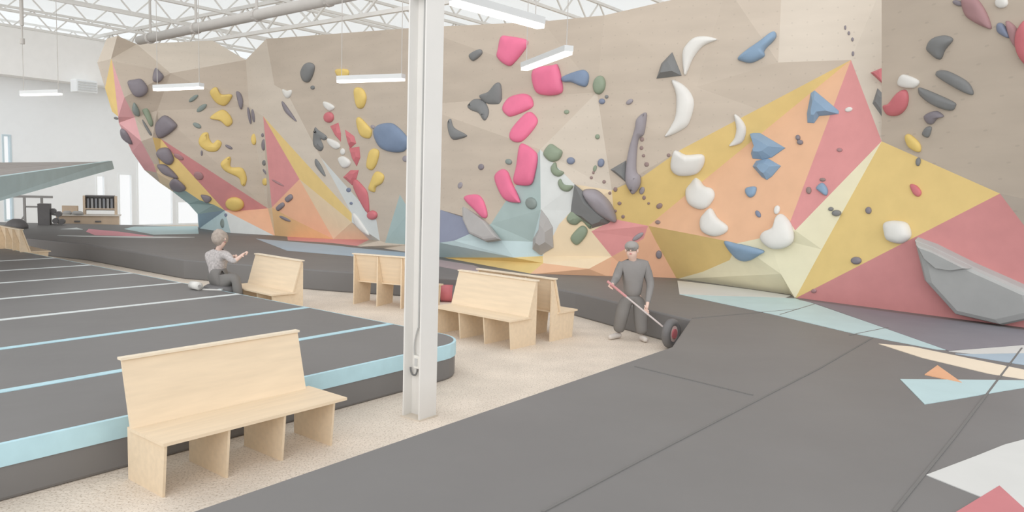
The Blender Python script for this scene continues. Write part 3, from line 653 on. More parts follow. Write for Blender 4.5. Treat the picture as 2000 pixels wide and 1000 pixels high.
HOLDS = [
 # left prow
 ([(249,160),(263,155),(277,155),(289,172),(284,185),(270,190),(258,182)],'V',.28,'large plum-grey hold near the top of the left prow','d'),
 ([(303,133),(312,139),(320,150),(310,161),(298,156)],'V',.22,'pointed plum-grey hold left above the prow lamp','d'),
 ([(262,200),(271,213),(272,226),(263,224),(258,213)],'g',.2,'slate-green hold, left one of the touching pair on the prow','d'),
 ([(276,211),(287,208),(299,239),(294,247),(284,229)],'G',.2,'long green hold, right one of the touching pair on the prow','d'),
 ([(279,234),(296,261),(292,263),(280,242)],'K',.1,'thin dark sliver of a hold under the green pair','d'),
 ([(322,225),(342,239),(344,250),(318,269),(305,265),(299,251),(307,237)],'V',.32,'biggest plum-grey hold, at the tip of the dark red band','d'),
 ([(237,251),(248,258),(259,281),(245,273),(238,263)],'V',.22,'plum hold on the outer edge of the pink stripe','d'),
 ((227,231,9,5,20),'K',.08,'tiny dark hold at the foot of the yellow prow stripe','d'),
 ([(303,299),(314,289),(330,290),(340,310),(334,321),(322,319)],'V',.3,'upper of three stacked plum holds on the yellow band','d'),
 ([(307,322),(326,323),(349,348),(326,343),(314,335)],'V',.26,'middle of three stacked plum holds, long and slanting','d'),
 ([(332,356),(343,349),(363,367),(353,374),(337,369)],'V',.24,'lowest of three stacked plum holds, above the teal facet','d'),
 ([(393,380),(409,383),(413,390),(404,397),(395,388)],'V',.18,'small plum hold at the bottom of the yellow band','d'),
 ((459,398,36,26,8),'Y',.3,'round yellow dome hold on the lower dark red band','d'),
 ((388,343,20,15,30),'r',.1,'dull maroon hold midway along the dark red band','d'),
 ((349,306,22,9,28),'r',.08,'thin maroon hold at the upper end of the dark red band','d'),
 ((378,192,22,8,-37),'g',.1,'upper slate sliver right of the prow lamp','d'),
 ((394,211,24,10,-37),'g',.1,'lower slate sliver right of the prow lamp','d'),
 ((385,245,18,9,28),'g',.1,'slate sliver tilted down, above the yellow crescent','d'),
 ([(410,180),(422,170),(432,184),(450,184),(453,190),(440,206),(422,200)],'Y',.2,'highest yellow hold on the left face, lumpy with two lobes','d'),
 ([(410,230),(434,214),(450,226),(454,240),(444,247),(430,236)],'Y',.2,'yellow wing-shaped hold, second from the top on the left face','d'),
 ([(461,180),(470,182),(475,198),(472,213),(467,208)],'V',.12,'dark upright sliver beside the highest yellow hold','d'),
 ((487,226,6,34,-10),'V',.1,'left of two dark slivers on the edge of the second prow','d'),
 ((495,226,5,26,-8),'V',.1,'right of two dark slivers on the edge of the second prow','d'),
 ([(388,275),(395,261),(406,259),(409,271),(416,280),(425,273),(433,280),(425,294),(409,296),(393,287)],'Y',.2,'yellow crescent hold open at the top, on the left face','c'),
 ((447,287,16,6,28),'V',.08,'dark sliver between the yellow crescent and the next yellow hold','d'),
 ((394,299,4,11,0),'V',.06,'tiny upright dark hold below the yellow crescent','d'),
 ([(431,319),(446,306),(451,310),(451,326),(473,328),(482,347),(478,363),(471,360),(466,347),(440,334)],'Y',.2,'long stepped yellow hold just above the dark red band','c'),
 ((496,272,11,22,0),'Y',.14,'small upright yellow hold beside the second prow','d'),
 ((518,355,10,14,0),'Y',.1,'faint yellow hold on the cream edge of the second prow','d'),
 ((515,283,7,22,0),'V',.1,'dark bar hold on the cream edge of the second prow','d'),
 ((513,264,5,8,0),'V',.06,'tiny dark hold above the bar on the cream prow edge','d'),
 ((516,318,7,11,0),'K',.08,'small dark hold below the bar on the cream prow edge','d'),
 ((518,336,14,4,52),'V',.06,'thin slanting dark hold low on the cream prow edge','d'),
 ((435,436,8,18,0),'g',.1,'dark green hold low on the aqua facet of the left prow','d'),
 ((441,420,5,7,0),'N',.05,'tiny slate hold at the top of the aqua facet','d'),
 # second prow
 ([(557,388),(567,379),(572,383),(571,389),(562,395)],'V',.14,'upper of two stubby plum holds on the orange facet','d'),
 ([(540,405),(552,395),(556,402),(544,412)],'V',.14,'lower of two stubby plum holds on the orange facet','d'),
 ((557,427,24,5,25),'V',.1,'dark bar hold on the amber facet of the second prow','d'),
 ((543,357,27,4,28),'r',.06,'thin maroon rail on the dark red triangle','d'),
 ([(589,142),(596,126),(606,122),(615,129),(612,146),(604,160),(594,158)],'K',.25,'large charcoal oval hold high on the second prow face','d'),
 ((611,171,8,8),'K',.08,'tiny dark hold just below the high charcoal oval','d'),
 ([(553,174),(561,177),(570,176),(569,186),(562,192),(555,184)],'W',.15,'white hold left below the high charcoal oval','d'),
 ([(551,198),(558,204),(580,237),(562,223),(554,210)],'V',.14,'long slanting plum sliver beside the dark red triangle tip','d'),
 ([(633,198),(646,202),(654,210),(645,217),(634,208)],'W',.14,'white hold at the top of the red column of holds','d'),
 ([(656,136),(680,136),(679,150),(662,150)],'Y',.14,'highest yellow hold, just above a pendant lamp','d'),
 ([(693,174),(708,173),(716,190),(710,210),(698,208)],'Y',.2,'yellow block hold under the pendant lamp','d'),
 ([(697,236),(703,229),(720,246),(727,256),(722,270),(705,264)],'Y',.18,'yellow hold left of the big blue lens','d'),
 ([(722,297),(732,290),(741,297),(736,320),(727,332),(717,325)],'Y',.18,'yellow hold below the big blue lens','d'),
 ([(735,335),(750,342),(747,357),(735,365),(732,375),(721,370),(725,355)],'Y',.18,'lowest yellow hold left of the column, ragged','d'),
 ([(615,250),(622,254),(639,267),(634,274),(627,272),(632,287),(625,295),(612,281)],'K',.16,'two-lobed charcoal hold left of the red column of holds','c'),
 ([(617,310),(627,322),(636,342),(632,342),(617,322)],'K',.12,'tapering charcoal hold below the two-lobed one','d'),
 ([(641,270),(660,277),(665,287),(655,291),(642,280)],'W',.14,'slanting white hold beside the red column of holds','d'),
 ([(661,310),(672,305),(685,315),(682,325),(670,327)],'W',.16,'round white hold beside the red column of holds','d'),
 ((670,296,9,13),'W',.1,'small white hold above the round white one','d'),
 ((643,229,19,21),'R',.18,'topmost red ball of the red column of holds','d'),
 ([(645,246),(661,239),(666,260),(666,277),(655,265)],'R',.16,'red wedge, second from top in the red column','f'),
 ([(674,253),(692,266),(696,280),(684,290),(679,275)],'R',.18,'red wedge, third in the red column, right of the white holds','f'),
 ([(682,289),(702,286),(704,308),(697,325),(688,310)],'R',.18,'red wedge, fourth in the red column, with the widest top','f'),
 ([(685,332),(701,332),(697,348),(688,362),(670,346)],'R',.16,'red spread wedge, fifth in the red column','f'),
 ([(695,350),(710,364),(719,380),(720,417),(700,385),(690,360)],'R',.16,'long red blade low in the red column','d'),
 ((728,420,19,18),'R',.2,'red ball at the very bottom of the red column','d'),
 ([(690,417),(700,425),(722,459),(705,450),(693,435)],'W',.12,'long white hold at the foot of the pale strip','d'),
 ((686,397,6,6),'N',.05,'tiny slate hold on the pale strip above the long white hold','d'),
 ((681,371,9,9),'N',.06,'small slate hold on the pale strip beside the red blade','d'),
 ([(731,256),(740,244),(763,240),(780,250),(797,270),(797,285),(788,296),(768,297),(747,290),(736,275)],'b',.3,'very large blue lens-shaped hold left of the column','d'),
 ((729,248,10,7,35),'U',.08,'small mauve hold touching the left of the big blue lens','d'),
 ((792,310,11,12),'U',.08,'small mauve hold under the right end of the big blue lens','d'),
 # right of the column
 ([(917,107),(937,96),(942,105),(925,119)],'K',.15,'small charcoal block high up right of the column','d'),
 ([(980,72),(995,71),(1027,77),(1031,87),(1020,105),(1000,127),(987,126),(972,112),(974,97)],'P',.25,'highest hot pink hold, five-sided','d'),
 ([(1042,137),(1080,127),(1090,130),(1100,172),(1092,184),(1067,186),(1047,177)],'P',.3,'square hot pink hold beside the blue one','d'),
 ([(1100,150),(1135,137),(1147,140),(1151,150),(1147,167),(1137,169),(1117,161),(1101,160)],'b',.22,'blue club-shaped hold beside the square pink hold','d'),
 ((1171,166,24,37,8),'G',.2,'upright green oval high on the central wall','d'),
 ([(937,187),(955,179),(970,162),(979,167),(980,200),(972,205),(952,202)],'K',.2,'charcoal fin-shaped hold, upper of a touching pair','d'),
 ([(914,207),(927,194),(945,197),(955,215),(952,230),(945,235),(935,221),(920,215)],'K',.18,'charcoal bean-shaped hold, lower of a touching pair','c'),
 ([(875,240),(881,232),(887,249),(908,261),(911,267),(887,273),(878,261)],'K',.16,'charcoal hook-shaped hold close to the column','c'),
 ([(982,212),(995,192),(1020,184),(1035,187),(1042,200),(1037,212),(1002,227),(990,225)],'P',.22,'slanted hot pink hold, third from the top','d'),
 ([(1032,220),(1046,226),(1050,240),(1035,262),(1018,277),(1002,276),(996,266),(1005,247)],'P',.22,'slanted hot pink hold, fourth from the top','d'),
 ([(1017,285),(1027,282),(1045,295),(1050,307),(1045,337),(1037,360),(1017,362),(1005,355),(1011,325)],'P',.26,'tallest hot pink hold, over the teal facet','d'),
 ([(967,345),(980,331),(992,335),(1000,355),(1015,390),(1012,396),(990,392),(977,375)],'P',.2,'leaning hot pink hold, second lowest','d'),
 ([(907,387),(922,380),(937,382),(947,397),(952,420),(945,426),(930,412)],'P',.18,'lowest hot pink hold, above the grey volume','d'),
 ([(1062,297),(1075,281),(1090,289),(1099,297),(1092,312),(1077,316),(1065,307)],'G',.22,'largest and highest of three chained green holds','d'),
 ([(1076,327),(1085,317),(1090,330),(1102,337),(1092,345),(1080,340)],'G',.16,'middle of three chained green holds','d'),
 ([(1090,357),(1095,349),(1102,360),(1120,363),(1110,374),(1096,370)],'G',.16,'lowest of three chained green holds','d'),
 ((1115,314,16,14),'N',.12,'slate-blue hold right of the highest chained green hold','d'),
 ((1174,318,13,17,12),'N',.12,'slate-blue oval left of the dark triangle hold','d'),
 ((1038,397,21,24,-30),'g',.12,'slate-green knob on the teal facet','d'),
 ((994,316,13,11,20),'g',.1,'small slate hold left of the tallest pink hold','d'),
 ((940,326,11,12),'V',.08,'small plum hold alone on the ply right of the column','d'),
 ((899,362,9,13,20),'U',.05,'faint mauve hold above the lowest pink hold','d'),
 ((1063,453,8,10),'V',.06,'tiny dark hold stuck on the right warm grey volume','d'),
 ([(1107,425),(1120,410),(1140,410),(1155,422),(1160,437),(1152,447),(1137,432),(1125,439),(1112,436)],'G',.2,'green jaw-shaped hold below the dark pyramid volume','c'),
 ([(1115,462),(1135,441),(1147,447),(1145,460),(1130,477),(1120,475)],'G',.18,'lowest green hold, on the sand-coloured facet','d'),
 ((1176,198,12,11),'N',.1,'small slate-blue hold under the upright green oval','d'),
 ((1185,189,7,7),'K',.06,'tiny dark hold beside the small slate-blue hold','d'),
 ((1230,199,15,9,-35),'U',.1,'small mauve oval right of the upright green oval','d'),
 ((1167,267,9,10),'G',.08,'tiny green knob on bare ply in the centre','d'),
 ((1107,219,10,8,-20),'G',.08,'tiny green knob below the blue club-shaped hold','d'),
 ([(1262,220),(1263,232),(1258,262),(1247,275),(1243,330),(1251,345),(1250,362),(1238,379),(1230,372),(1222,350),(1227,300),(1240,252),(1243,235),(1252,224)],'U',.28,'tall mauve-grey blade hold like an oar','c'),
 ([(1192,331),(1223,313),(1225,358)],'K',.22,'dark triangular hold against the mauve blade','f'),
 ([(1313,102),(1332,148),(1282,154),(1292,124)],'K',.35,'dark pyramid hold at the top of the wall beside a white crescent','f'),
 ([(1338,148),(1333,106),(1342,86),(1358,73),(1380,71),(1400,76),(1398,80),(1374,90),(1354,114)],'W',.22,'upper white crescent hold, curving to the right','c'),
 ([(1312,158),(1324,159),(1340,170),(1352,186),(1356,204),(1350,230),(1338,250),(1300,268),(1310,248),(1320,225),(1321,185)],'W',.24,'largest white crescent hold, below the dark pyramid','c'),
 ([(1442,114),(1460,98),(1486,80),(1510,62),(1516,68),(1512,78),(1494,98),(1494,108),(1488,114),(1468,123),(1450,120)],'B',.3,'highest blue hold, long and slanting like a bird','d'),
 ([(1434,224),(1446,230),(1457,248),(1455,268),(1446,280),(1424,285),(1434,270),(1438,250)],'W',.18,'small white crescent hold on the yellow band','c'),
 ([(1461,250),(1472,252),(1535,289),(1508,308),(1490,312),(1470,310),(1467,300),(1473,287)],'B',.3,'large blue three-pointed hold on the orange facet','f'),
 ([(1470,325),(1477,314),(1500,309),(1526,324),(1508,345),(1498,352),(1488,346)],'B',.28,'blue wedge hold just under the large three-pointed one','f'),
 ([(1584,181),(1591,176),(1640,217),(1640,223),(1600,227),(1590,241),(1577,240),(1576,222)],'B',.26,'blue fin hold between the orange and red facets','f'),
 ((1658,214,15,9,-15),'W',.06,'tiny pale ring-like hold on the tall red facet','d'),
 ([(1315,297),(1325,295),(1340,302),(1370,301),(1377,310),(1372,327),(1357,340),(1325,342),(1310,327)],'W',.28,'wide white hold at the edge of the yellow band','d'),
 ([(1362,342),(1375,362),(1392,369),(1396,385),(1382,405),(1365,409),(1345,397),(1341,372),(1352,355)],'W',.26,'white comma-shaped hold directly under the wide white one','d'),
 ([(1390,407),(1402,425),(1422,442),(1417,455),(1395,462),(1372,452),(1369,430),(1377,417)],'W',.26,'white drop-shaped hold low on the orange facet','d'),
 ([(1520,422),(1532,420),(1547,440),(1550,470),(1530,485),(1505,485),(1487,469),(1492,455),(1512,445)],'W',.3,'white boot-shaped hold at the foot of the tall red facet','d'),
 ((1518,410,11,18,15),'W',.1,'small white hold on top of the white boot shape','d'),
 ([(1459,367),(1477,365),(1475,380),(1465,386),(1457,377)],'B',.15,'small blue hold under the blue wedge on orange','d'),
 ((1481,418,9,15,-30),'N',.08,'small slate oval low on the orange facet','d'),
 ((1559,269,9,11),'V',.1,'upper of two touching plum knobs on the orange facet','d'),
 ((1563,278,12,10),'V',.1,'lower of two touching plum knobs on the orange facet','d'),
 ((1640,293,11,8),'r',.06,'small maroon hold in the middle of the tall red facet','d'),
 ((1580,372,10,14),'D',.08,'small brownish hold on red, left of the small blue one','d'),
 ([(1595,367),(1607,357),(1617,370),(1614,382),(1602,375)],'B',.14,'small blue hold low on the tall red facet','d'),
 ((1607,351,12,7),'D',.06,'small dark hold on top of the small blue hold on red','d'),
 ((1623,408,11,8),'K',.08,'smaller of two touching charcoal pebbles on the cream sliver','d'),
 ((1634,416,19,12),'K',.12,'larger of two touching charcoal pebbles on the cream sliver','d'),
 ((1697,411,11,14),'V',.1,'plum pebble alone on the big yellow facet','d'),
 ([(1778,361),(1790,362),(1800,375),(1795,384),(1785,379)],'R',.1,'small red hold on the big yellow facet','d'),
 ([(1730,437),(1745,431),(1770,434),(1779,447),(1780,462),(1770,472),(1757,476),(1737,470),(1731,455)],'W',.35,'white rounded cube hold at the lower edge of the big yellow facet','d'),
 ([(1769,267),(1777,262),(1797,280),(1797,297),(1777,287)],'Y',.14,'yellow hold on the right wall above the yellow facet','d'),
 ([(1802,262),(1810,248),(1820,249),(1814,268)],'K',.1,'small charcoal bar right of the yellow hold on the right wall','d'),
 ((1794,316,9,17,8),'K',.08,'small charcoal bar at the top of the big yellow facet','d'),
 ([(1806,227),(1817,219),(1832,217),(1844,227),(1832,231),(1822,242),(1812,240)],'V',.14,'plum curved hold below the charcoal bars on the right wall','d'),
 ([(1795,175),(1802,172),(1860,197),(1867,207),(1857,216),(1825,205),(1800,187)],'K',.16,'lower of two slanting charcoal bars on the right wall','d'),
 ([(1829,142),(1837,137),(1855,140),(1887,157),(1899,172),(1900,185),(1875,175),(1835,151)],'K',.16,'upper of two slanting charcoal bars on the right wall','d'),
 ([(1812,92),(1822,75),(1845,69),(1862,77),(1847,97),(1837,116),(1817,102)],'K',.2,'charcoal fan-shaped hold high on the right wall','d'),
 ([(1726,207),(1737,202),(1755,180),(1770,176),(1775,192),(1770,212),(1755,225),(1735,224)],'R',.18,'red kidney-shaped hold at the left edge of the right wall','d'),
 ([(1755,157),(1765,145),(1795,157),(1790,170),(1775,172),(1757,167)],'W',.14,'white hold above the red kidney on the right wall','d'),
 ([(1700,142),(1722,133),(1728,168)],'R',.16,'red triangular hold tucked against the vertical wall edge','f'),
 ([(1714,172),(1728,187),(1728,236),(1704,202)],'K',.16,'charcoal fin tucked against the vertical wall edge','f'),
 ([(1880,-5),(1905,-5),(1925,20),(1937,52),(1930,55),(1900,40),(1885,25)],'r',.16,'large maroon leaf-shaped hold at the top right','d'),
 ((1872,6,22,10,20),'V',.08,'plum hold left of the maroon leaf at the top edge','d'),
 ((1957,5,25,22),'W',.1,'white hold at the top edge, far right','d'),
 ([(1949,46),(1960,47),(1974,68),(1970,74),(1950,62)],'N',.12,'slate-blue hold left of the big red hold at the right edge','d'),
 ([(1966,41),(1987,57),(1990,95),(1977,80)],'r',.12,'maroon sliver touching the big red hold at the right edge','d'),
 ([(1988,62),(2005,38),(2020,60),(2020,130),(2000,120),(1988,95)],'R',.22,'big red hold cut by the right picture edge','d'),
 ([(1415,471),(1441,476),(1490,489),(1485,497),(1461,509),(1438,502)],'B',.2,'blue wedge hold at the bottom edge of the orange facet','d'),
 ((1673,509,20,15),'V',.12,'plum hold on the slanted border of yellow and red','d'),
 ((1590,568,11,8),'r',.06,'small maroon hold at the bottom tip of the red facet','d'),
 ((1287,497,12,16),'V',.1,'plum hold on the terracotta facet behind the standing person','d'),
 ((1246,462,26,9,-35),'U',.08,'mauve bar hold on the low red facet','d'),
 ((1254,372,10,15,20),'U',.08,'mauve oval at the foot of the tall mauve blade','d'),
 ((1288,402,13,10,-30),'D',.08,'largest brown pebble on the yellow band','d'),
 ((1285,434,10,8),'D',.06,'brown pebble where yellow and orange facets meet','d'),
 ((1162,329,7,13,15),'G',.05,'thin green-grey hold in the centre, under the slate-blue oval','d'),
]
for pts, col, h, label, st in HOLDS: hold(pts, col, h, label, st)
DOTS = [((1191,377,6,6),'yellow'),((1202,370,8,9),'yellow'),((1210,397,8,7),'yellow'),((1217,423,7,7),'yellow'),((1258,386,7,8),'yellow'),((1267,397,5,5),'yellow'),((1202,412,6,6),'yellow')]
for p, _ in DOTS: hold(p, 'D', .05, 'tiny brown foot chip scattered on the left end of the yellow band', 'd', 'foot chips on the yellow band')
for p in [(1263,321,9,9),(1257,304,6,6),(1253,289,7,8),(1254,272,8,9),(1306,303,7,7)]:
    hold(p, 'D', .05, 'tiny brown foot chip on bare ply right of the mauve blade', 'd', 'foot chips beside the mauve blade')
for p in [(1180,355,7,7),(1155,347,6,6),(1159,337,5,6)]:
    hold(p, 'D', .05, 'tiny brown foot chip on bare ply left of the dark triangle', 'd', 'foot chips left of the dark triangle')
for p in [(1651,54,4,9),(1658,65,5,8),(1665,77,5,8),(1666,105,5,10)]:
    hold(p, 'V', .04, 'tiny dark foot chip in the row above the peak of the red facet', 'd', 'foot chips above the red peak')
# big faceted volumes
def vol(pts, col, h, label, peak=None): return hold(pts, col, h, label, 'f', None, 'wall_volume', 'wall volume', peak)
hold([(908,401),(930,417),(952,434),(979,469),(952,473),(922,459),(909,431)], 's', .3, 'warm grey leaf-shaped volume under the lowest pink hold', 's', None, 'wall_volume', 'wall volume')
vol([(1057,408),(1070,425),(1080,443),(1081,484),(1056,499),(1040,487),(1041,466),(1052,448)], 's', .45, 'warm grey upright faceted volume right of the teal facet')
hold([(1138,376),(1158,370),(1176,378),(1192,395),(1201,413),(1202,432),(1165,412)], 'U', .5, 'mauve-grey half-dome volume behind the dark pyramid', 'd', None, 'wall_volume', 'wall volume')
vol([(1122,360),(1198,424),(1190,437),(1158,449),(1114,414)], 'K', .42, 'dark grey pyramid volume in the lower centre of the wall')
bigv = hold([(1793,463),(1830,476),(1905,513),(2030,568),(2040,610),(1963,627),(1872,606),(1812,540)], 'S', .5, 'huge stone-grey plate volume on the low red facet at right', 's', None, 'wall_volume', 'wall volume')

# ================================================================== FAR LEFT THINGS
# raised teal platform
TEALF = mat('platform_teal', (176, 196, 199), 0.6, 0.04); BROWN = mat('platform_carpet', (152, 146, 142), 0.9, 0.15, 3)
tip, tipb = dp(219, 314, 23.0), dp(223, 330, 23.0)
nl, nlb = dp(-120, 362, 11.5), dp(-120, 426, 11.5)
nl0 = dp(-120, 359, 11.5)
fl = dp(-120, 318, 26.0); fm = dp(180, 317.5, 26.0)
pr = tag(empty('raised_platform', (nl.x, nl.y, 0)), 'teal-edged raised platform jutting in from the left edge', 'platform')
bk = Vector((-0.12, 0.2, 0))
v, f = [tip, tipb, nlb, nl], [(0, 1, 2, 3)]
inw = Vector((-0.5, 0.4, 0)).normalized()*0.3
o = mesh('fascia', [tip, tipb, nlb, nl, tip+inw, tipb+inw, nlb+inw, nl+inw], [(0,1,2,3),(7,6,5,4),(0,4,5,1),(1,5,6,2),(2,6,7,3),(3,7,4,0)], TEALF); under(o, pr)
T = [tip+inw*0.5-Z*0.03, nl+inw*0.5-Z*0.02, fl, fm]
Bt = [Vector((p.x, p.y, p.z-0.2)) for p in T]
o = mesh('deck', T+Bt, [(0,1,2,3),(7,6,5,4),(0,4,5,1),(1,5,6,2),(2,6,7,3),(3,7,4,0)], BROWN); under(o, pr)
v, f = merge([bar_vf(Vector((nl.x+0.1, nl.y+0.6, 0)), Vector((nl.x+0.1, nl.y+0.6, 2.0)), 0.12, 8), bar_vf(Vector((fl.x+0.3, fl.y-0.3, 0)), Vector((fl.x+0.3, fl.y-0.3, fl.z-0.1)), 0.12, 8)])
under(mesh('post', v, f, STEELW), pr)
# reception counter
def place(px, D, z=0.0):
    p = dp(px, 400, D); return Vector((p.x, p.y, z))
rc = tag(empty('service_counter', place(172, 29.6), math.radians(24)), 'low tan service counter by the bright far windows', 'counter')
box('body', (-1.05, 1.05, -0.3, 0.3, 0, 0.72), TAN, rc); box('top', (-1.12, 1.12, -0.36, 0.36, 0.72, 0.76), mat('counter_top', (226, 220, 212), 0.5), rc)
for x0 in (-0.35, 0.35): box('door_pull', (x0-0.1, x0+0.1, -0.33, -0.3, 0.48, 0.54), DARK, rc)
cx = tag(empty('carton', place(137, 29.75, 0.76), math.radians(24)), 'tan cardboard box on the left of the service counter', 'box')
box('body', (-0.26, 0.26, -0.2, 0.2, 0, 0.3), TAN, cx, 0.01); box('flap', (-0.26, 0.26, -0.2, 0.0, 0.3, 0.315), mat('card_flap', (196, 174, 150), 0.7), cx)
sh = tag(empty('display_shelf', place(196, 29.9, 0.76), math.radians(24)), 'wood-framed grey display shelf on the right of the counter', 'shelf')
box('side_panel', (-0.58, -0.5, -0.2, 0.2, 0, 0.72), TAN, sh); box('side_panel', (0.5, 0.58, -0.2, 0.2, 0, 0.72), TAN, sh)
box('back_panel', (-0.5, 0.5, 0.12, 0.2, 0.15, 0.74), GEARG, sh); box('shelf_board', (-0.5, 0.5, -0.2, 0.12, 0.2, 0.24), TAN, sh); box('shelf_board', (-0.5, 0.5, -0.2, 0.12, 0.7, 0.74), DARK, sh)
for i in range(7): box('slat', (-0.45+i*0.135, -0.37+i*0.135, -0.1, 0.12, 0.24, 0.62), mat('slat_grey%d' % (i % 2), (150+18*(i % 2), 152+16*(i % 2), 156+12*(i % 2)), 0.6), sh)
for px, w_, lab in ((131, .34, 'left'), (151, .46, 'right')):
    v = [(math.cos(t)*w_*0.5*r_, math.sin(t)*0.15*r_, z_) for z_, r_ in ((0, 1.0), (0.08, 0.95), (0.14, 0.6)) for t in [2*math.pi*i/10 for i in range(10)]]
    f = [(j*10+i, j*10+(i+1) % 10, (j+1)*10+(i+1) % 10, (j+1)*10+i) for j in range(2) for i in range(10)] + [tuple(range(9, -1, -1)), tuple(range(20, 30))]
    o = mesh('gear_pouch', v, f, GEARG, None, True); o.location = place(px, 29.25, 0.76)
    tag(o, 'dark folded pouch on the counter, %s one of two' % lab, 'pouch')
# training rack
rk = tag(empty('cable_machine', place(72, 27.6), math.radians(20)), 'grey cable training machine at the far left', 'gym machine')
for x0 in (-0.42, 0.12): 
    box('upright', (x0, x0+0.07, -0.05, 0.05, 0.0, 1.42), GEARG, rk)
box('crossbar', (-0.72, 0.5, -0.06, 0.06, 1.42, 1.5), GEARG, rk)
box('weight_stack', (0.05, 0.42, -0.18, 0.18, 0.0, 1.22), DARK, rk)
box('base', (-0.6, 0.5, -0.3, 0.3, 0, 0.08), GEARG, rk)
v, f = merge([bar_vf((-0.4, 0, 1.1), (0.1, 0, 1.1), 0.03, 6), bar_vf((-0.38, 0, 0.8), (-0.62, -0.1, 0.4), 0.03, 6), bar_vf((-0.62, -0.1, 0.4), (-0.3, -0.1, 0.08), 0.03, 6)])
mesh('frame_tube', v, f, GEARG, rk)
dbr = tag(empty('dumbbell_rack', place(102, 27.8), math.radians(20)), 'small dark dumbbell rack right of the cable machine', 'rack')
v, f = merge([bar_vf((-0.3, 0, 0), (-0.1, 0, 1.0), 0.035, 6), bar_vf((0.3, 0, 0), (0.15, 0, 0.85), 0.035, 6), bar_vf((-0.25, 0, 0.45), (0.3, 0, 0.45), 0.03, 6), bar_vf((-0.12, 0, 0.85), (0.2, 0, 0.8), 0.03, 6)])
mesh('frame', v, f, GEARG, dbr)
for x0, z0 in ((-0.18, 0.9), (0.02, 0.95), (0.2, 0.85), (-0.15, 0.58), (0.1, 0.6), (0.3, 0.58)):
    v, f = bar_vf((x0, -0.12, z0), (x0, 0.12, z0), 0.1, 8); mesh('dumbbell', v, f, DARK, dbr)
bag_v = [(math.cos(t)*0.36*r_, math.sin(t)*0.25*r_, z_) for z_, r_ in ((0, 1.0), (0.12, 1.0), (0.24, 0.75), (0.32, 0.35)) for t in [2*math.pi*i/12 for i in range(12)]]
bag_f = [(j*12+i, j*12+(i+1) % 12, (j+1)*12+(i+1) % 12, (j+1)*12+i) for j in range(3) for i in range(12)] + [tuple(range(11, -1, -1)), tuple(range(36, 48))]
o = mesh('gear_bag', bag_v, bag_f, DARK, None, True); o.location = gz(33, 446, MAT_T)
tag(o, 'dark slumped bag on the far mat below the cable machine', 'bag')
o2 = tag(empty('duffel_bag', gz(872, 590, 0)+Vector((0, 0.1, 0))), 'dark bag with a red band behind the bench right of the column', 'bag')
v, f = merge([bar_vf((-0.3, 0, 0.17), (0.3, 0, 0.17), 0.17, 12)]); mesh('body', v, f, DARK, o2, True)
v, f = bar_vf((-0.12, 0, 0.17), (0.12, 0, 0.17), 0.178, 12); mesh('band', v, f, H['R'], o2, True)
# air unit on the soffit
p = on_wall(138, 160)
c = WP + WD*p[0] + WN*1.15
au = tag(empty('wall_heater', Vector((c.x, c.y, 5.6)), math.atan2(WD.y, WD.x)), 'white boxy air heater hung under the far soffit', 'heater')
box('housing', (-0.42, 0.42, -0.26, 0.26, 0, 0.5), WHITEW, au, 0.02)
for i in range(4): box('louvre', (-0.36, 0.36, -0.29, -0.25, 0.06+i*0.1, 0.12+i*0.1), LAMPG, au)
# paper roll on the mat
rr = gz(382, 566, MAT_T)
pr_ = tag(empty('white_roll', rr), 'small white roll lying on the mat by the seated person', 'roll')
dd = Vector((0.8, -0.6, 0))
v, f = bar_vf(dd*-0.12+Z*0.075, dd*0.12+Z*0.075, 0.07, 16); mesh('roll', v, f, H['W'], pr_, True)
v, f = bar_vf(dd*0.119+Z*0.075, dd*0.123+Z*0.075, 0.03, 12); mesh('core', v, f, GEARG, pr_)
wb_ = tag(empty('white_sheet', rr+Vector((0.28, 0.05, 0))), 'thin white strip on the mat beside the white roll', 'strip')
box('sheet', (-0.17, 0.17, -0.04, 0.04, 0, 0.012), H['W'], wb_); box('fold', (0.1, 0.17, -0.04, 0.04, 0.012, 0.02), MWHITE, wb_)

# ================================================================== PEOPLE
SKIN = mat('skin', (226, 196, 182), 0.55, 0.04); HAIR = mat('hair_brown', (172, 160, 150), 0.7, 0.15, 20)
SWEAT = mat('dark_sweatshirt', (140, 137, 135), 0.8, 0.06, 4); TROU = mat('dark_trousers', (128, 125, 122), 0.8, 0.05, 4)
SHOE = mat('pale_shoes', (214, 207, 200), 0.6, 0.04); TEE = mat('patterned_top', (186, 180, 178), 0.8, 0.22, 30); CAPM = mat('grey_cap', (158, 154, 150), 0.7, 0.05)
def skin(name, chains, m, parent, sub=2):
    """chains: list of [(pos, radius), ...]; first point of a chain may coincide with an existing point to branch"""
    V, E, Rd, roots = [], [], [], []
    def idx(p):
        for i, q in enumerate(V):
            if (q-p).length < 1e-4: return i
        return -1
    for ch in chains:
        prev = -1
        for k, (p, r_) in enumerate(ch):
            p = Vector(p); i = idx(p)
            if i < 0:
                V.append(p); Rd.append(r_); i = len(V)-1
                if k == 0: roots.append(i)
            if prev >= 0: E.append((prev, i))
            prev = i
    me = bpy.data.meshes.new(name); me.from_pydata([tuple(p) for p in V], E, []); me.update()
    o = link(name, me, m, parent)
    md = o.modifiers.new('skin', 'SKIN'); md.use_smooth_shade = True
    sv = me.skin_vertices[0].data
    for i, r_ in enumerate(Rd):
        rr_ = r_ if isinstance(r_, tuple) else (r_, r_)
        sv[i].radius = rr_; sv[i].use_root = i in roots
    ss = o.modifiers.new('sub', 'SUBSURF'); ss.levels = sub; ss.render_levels = sub
    return o
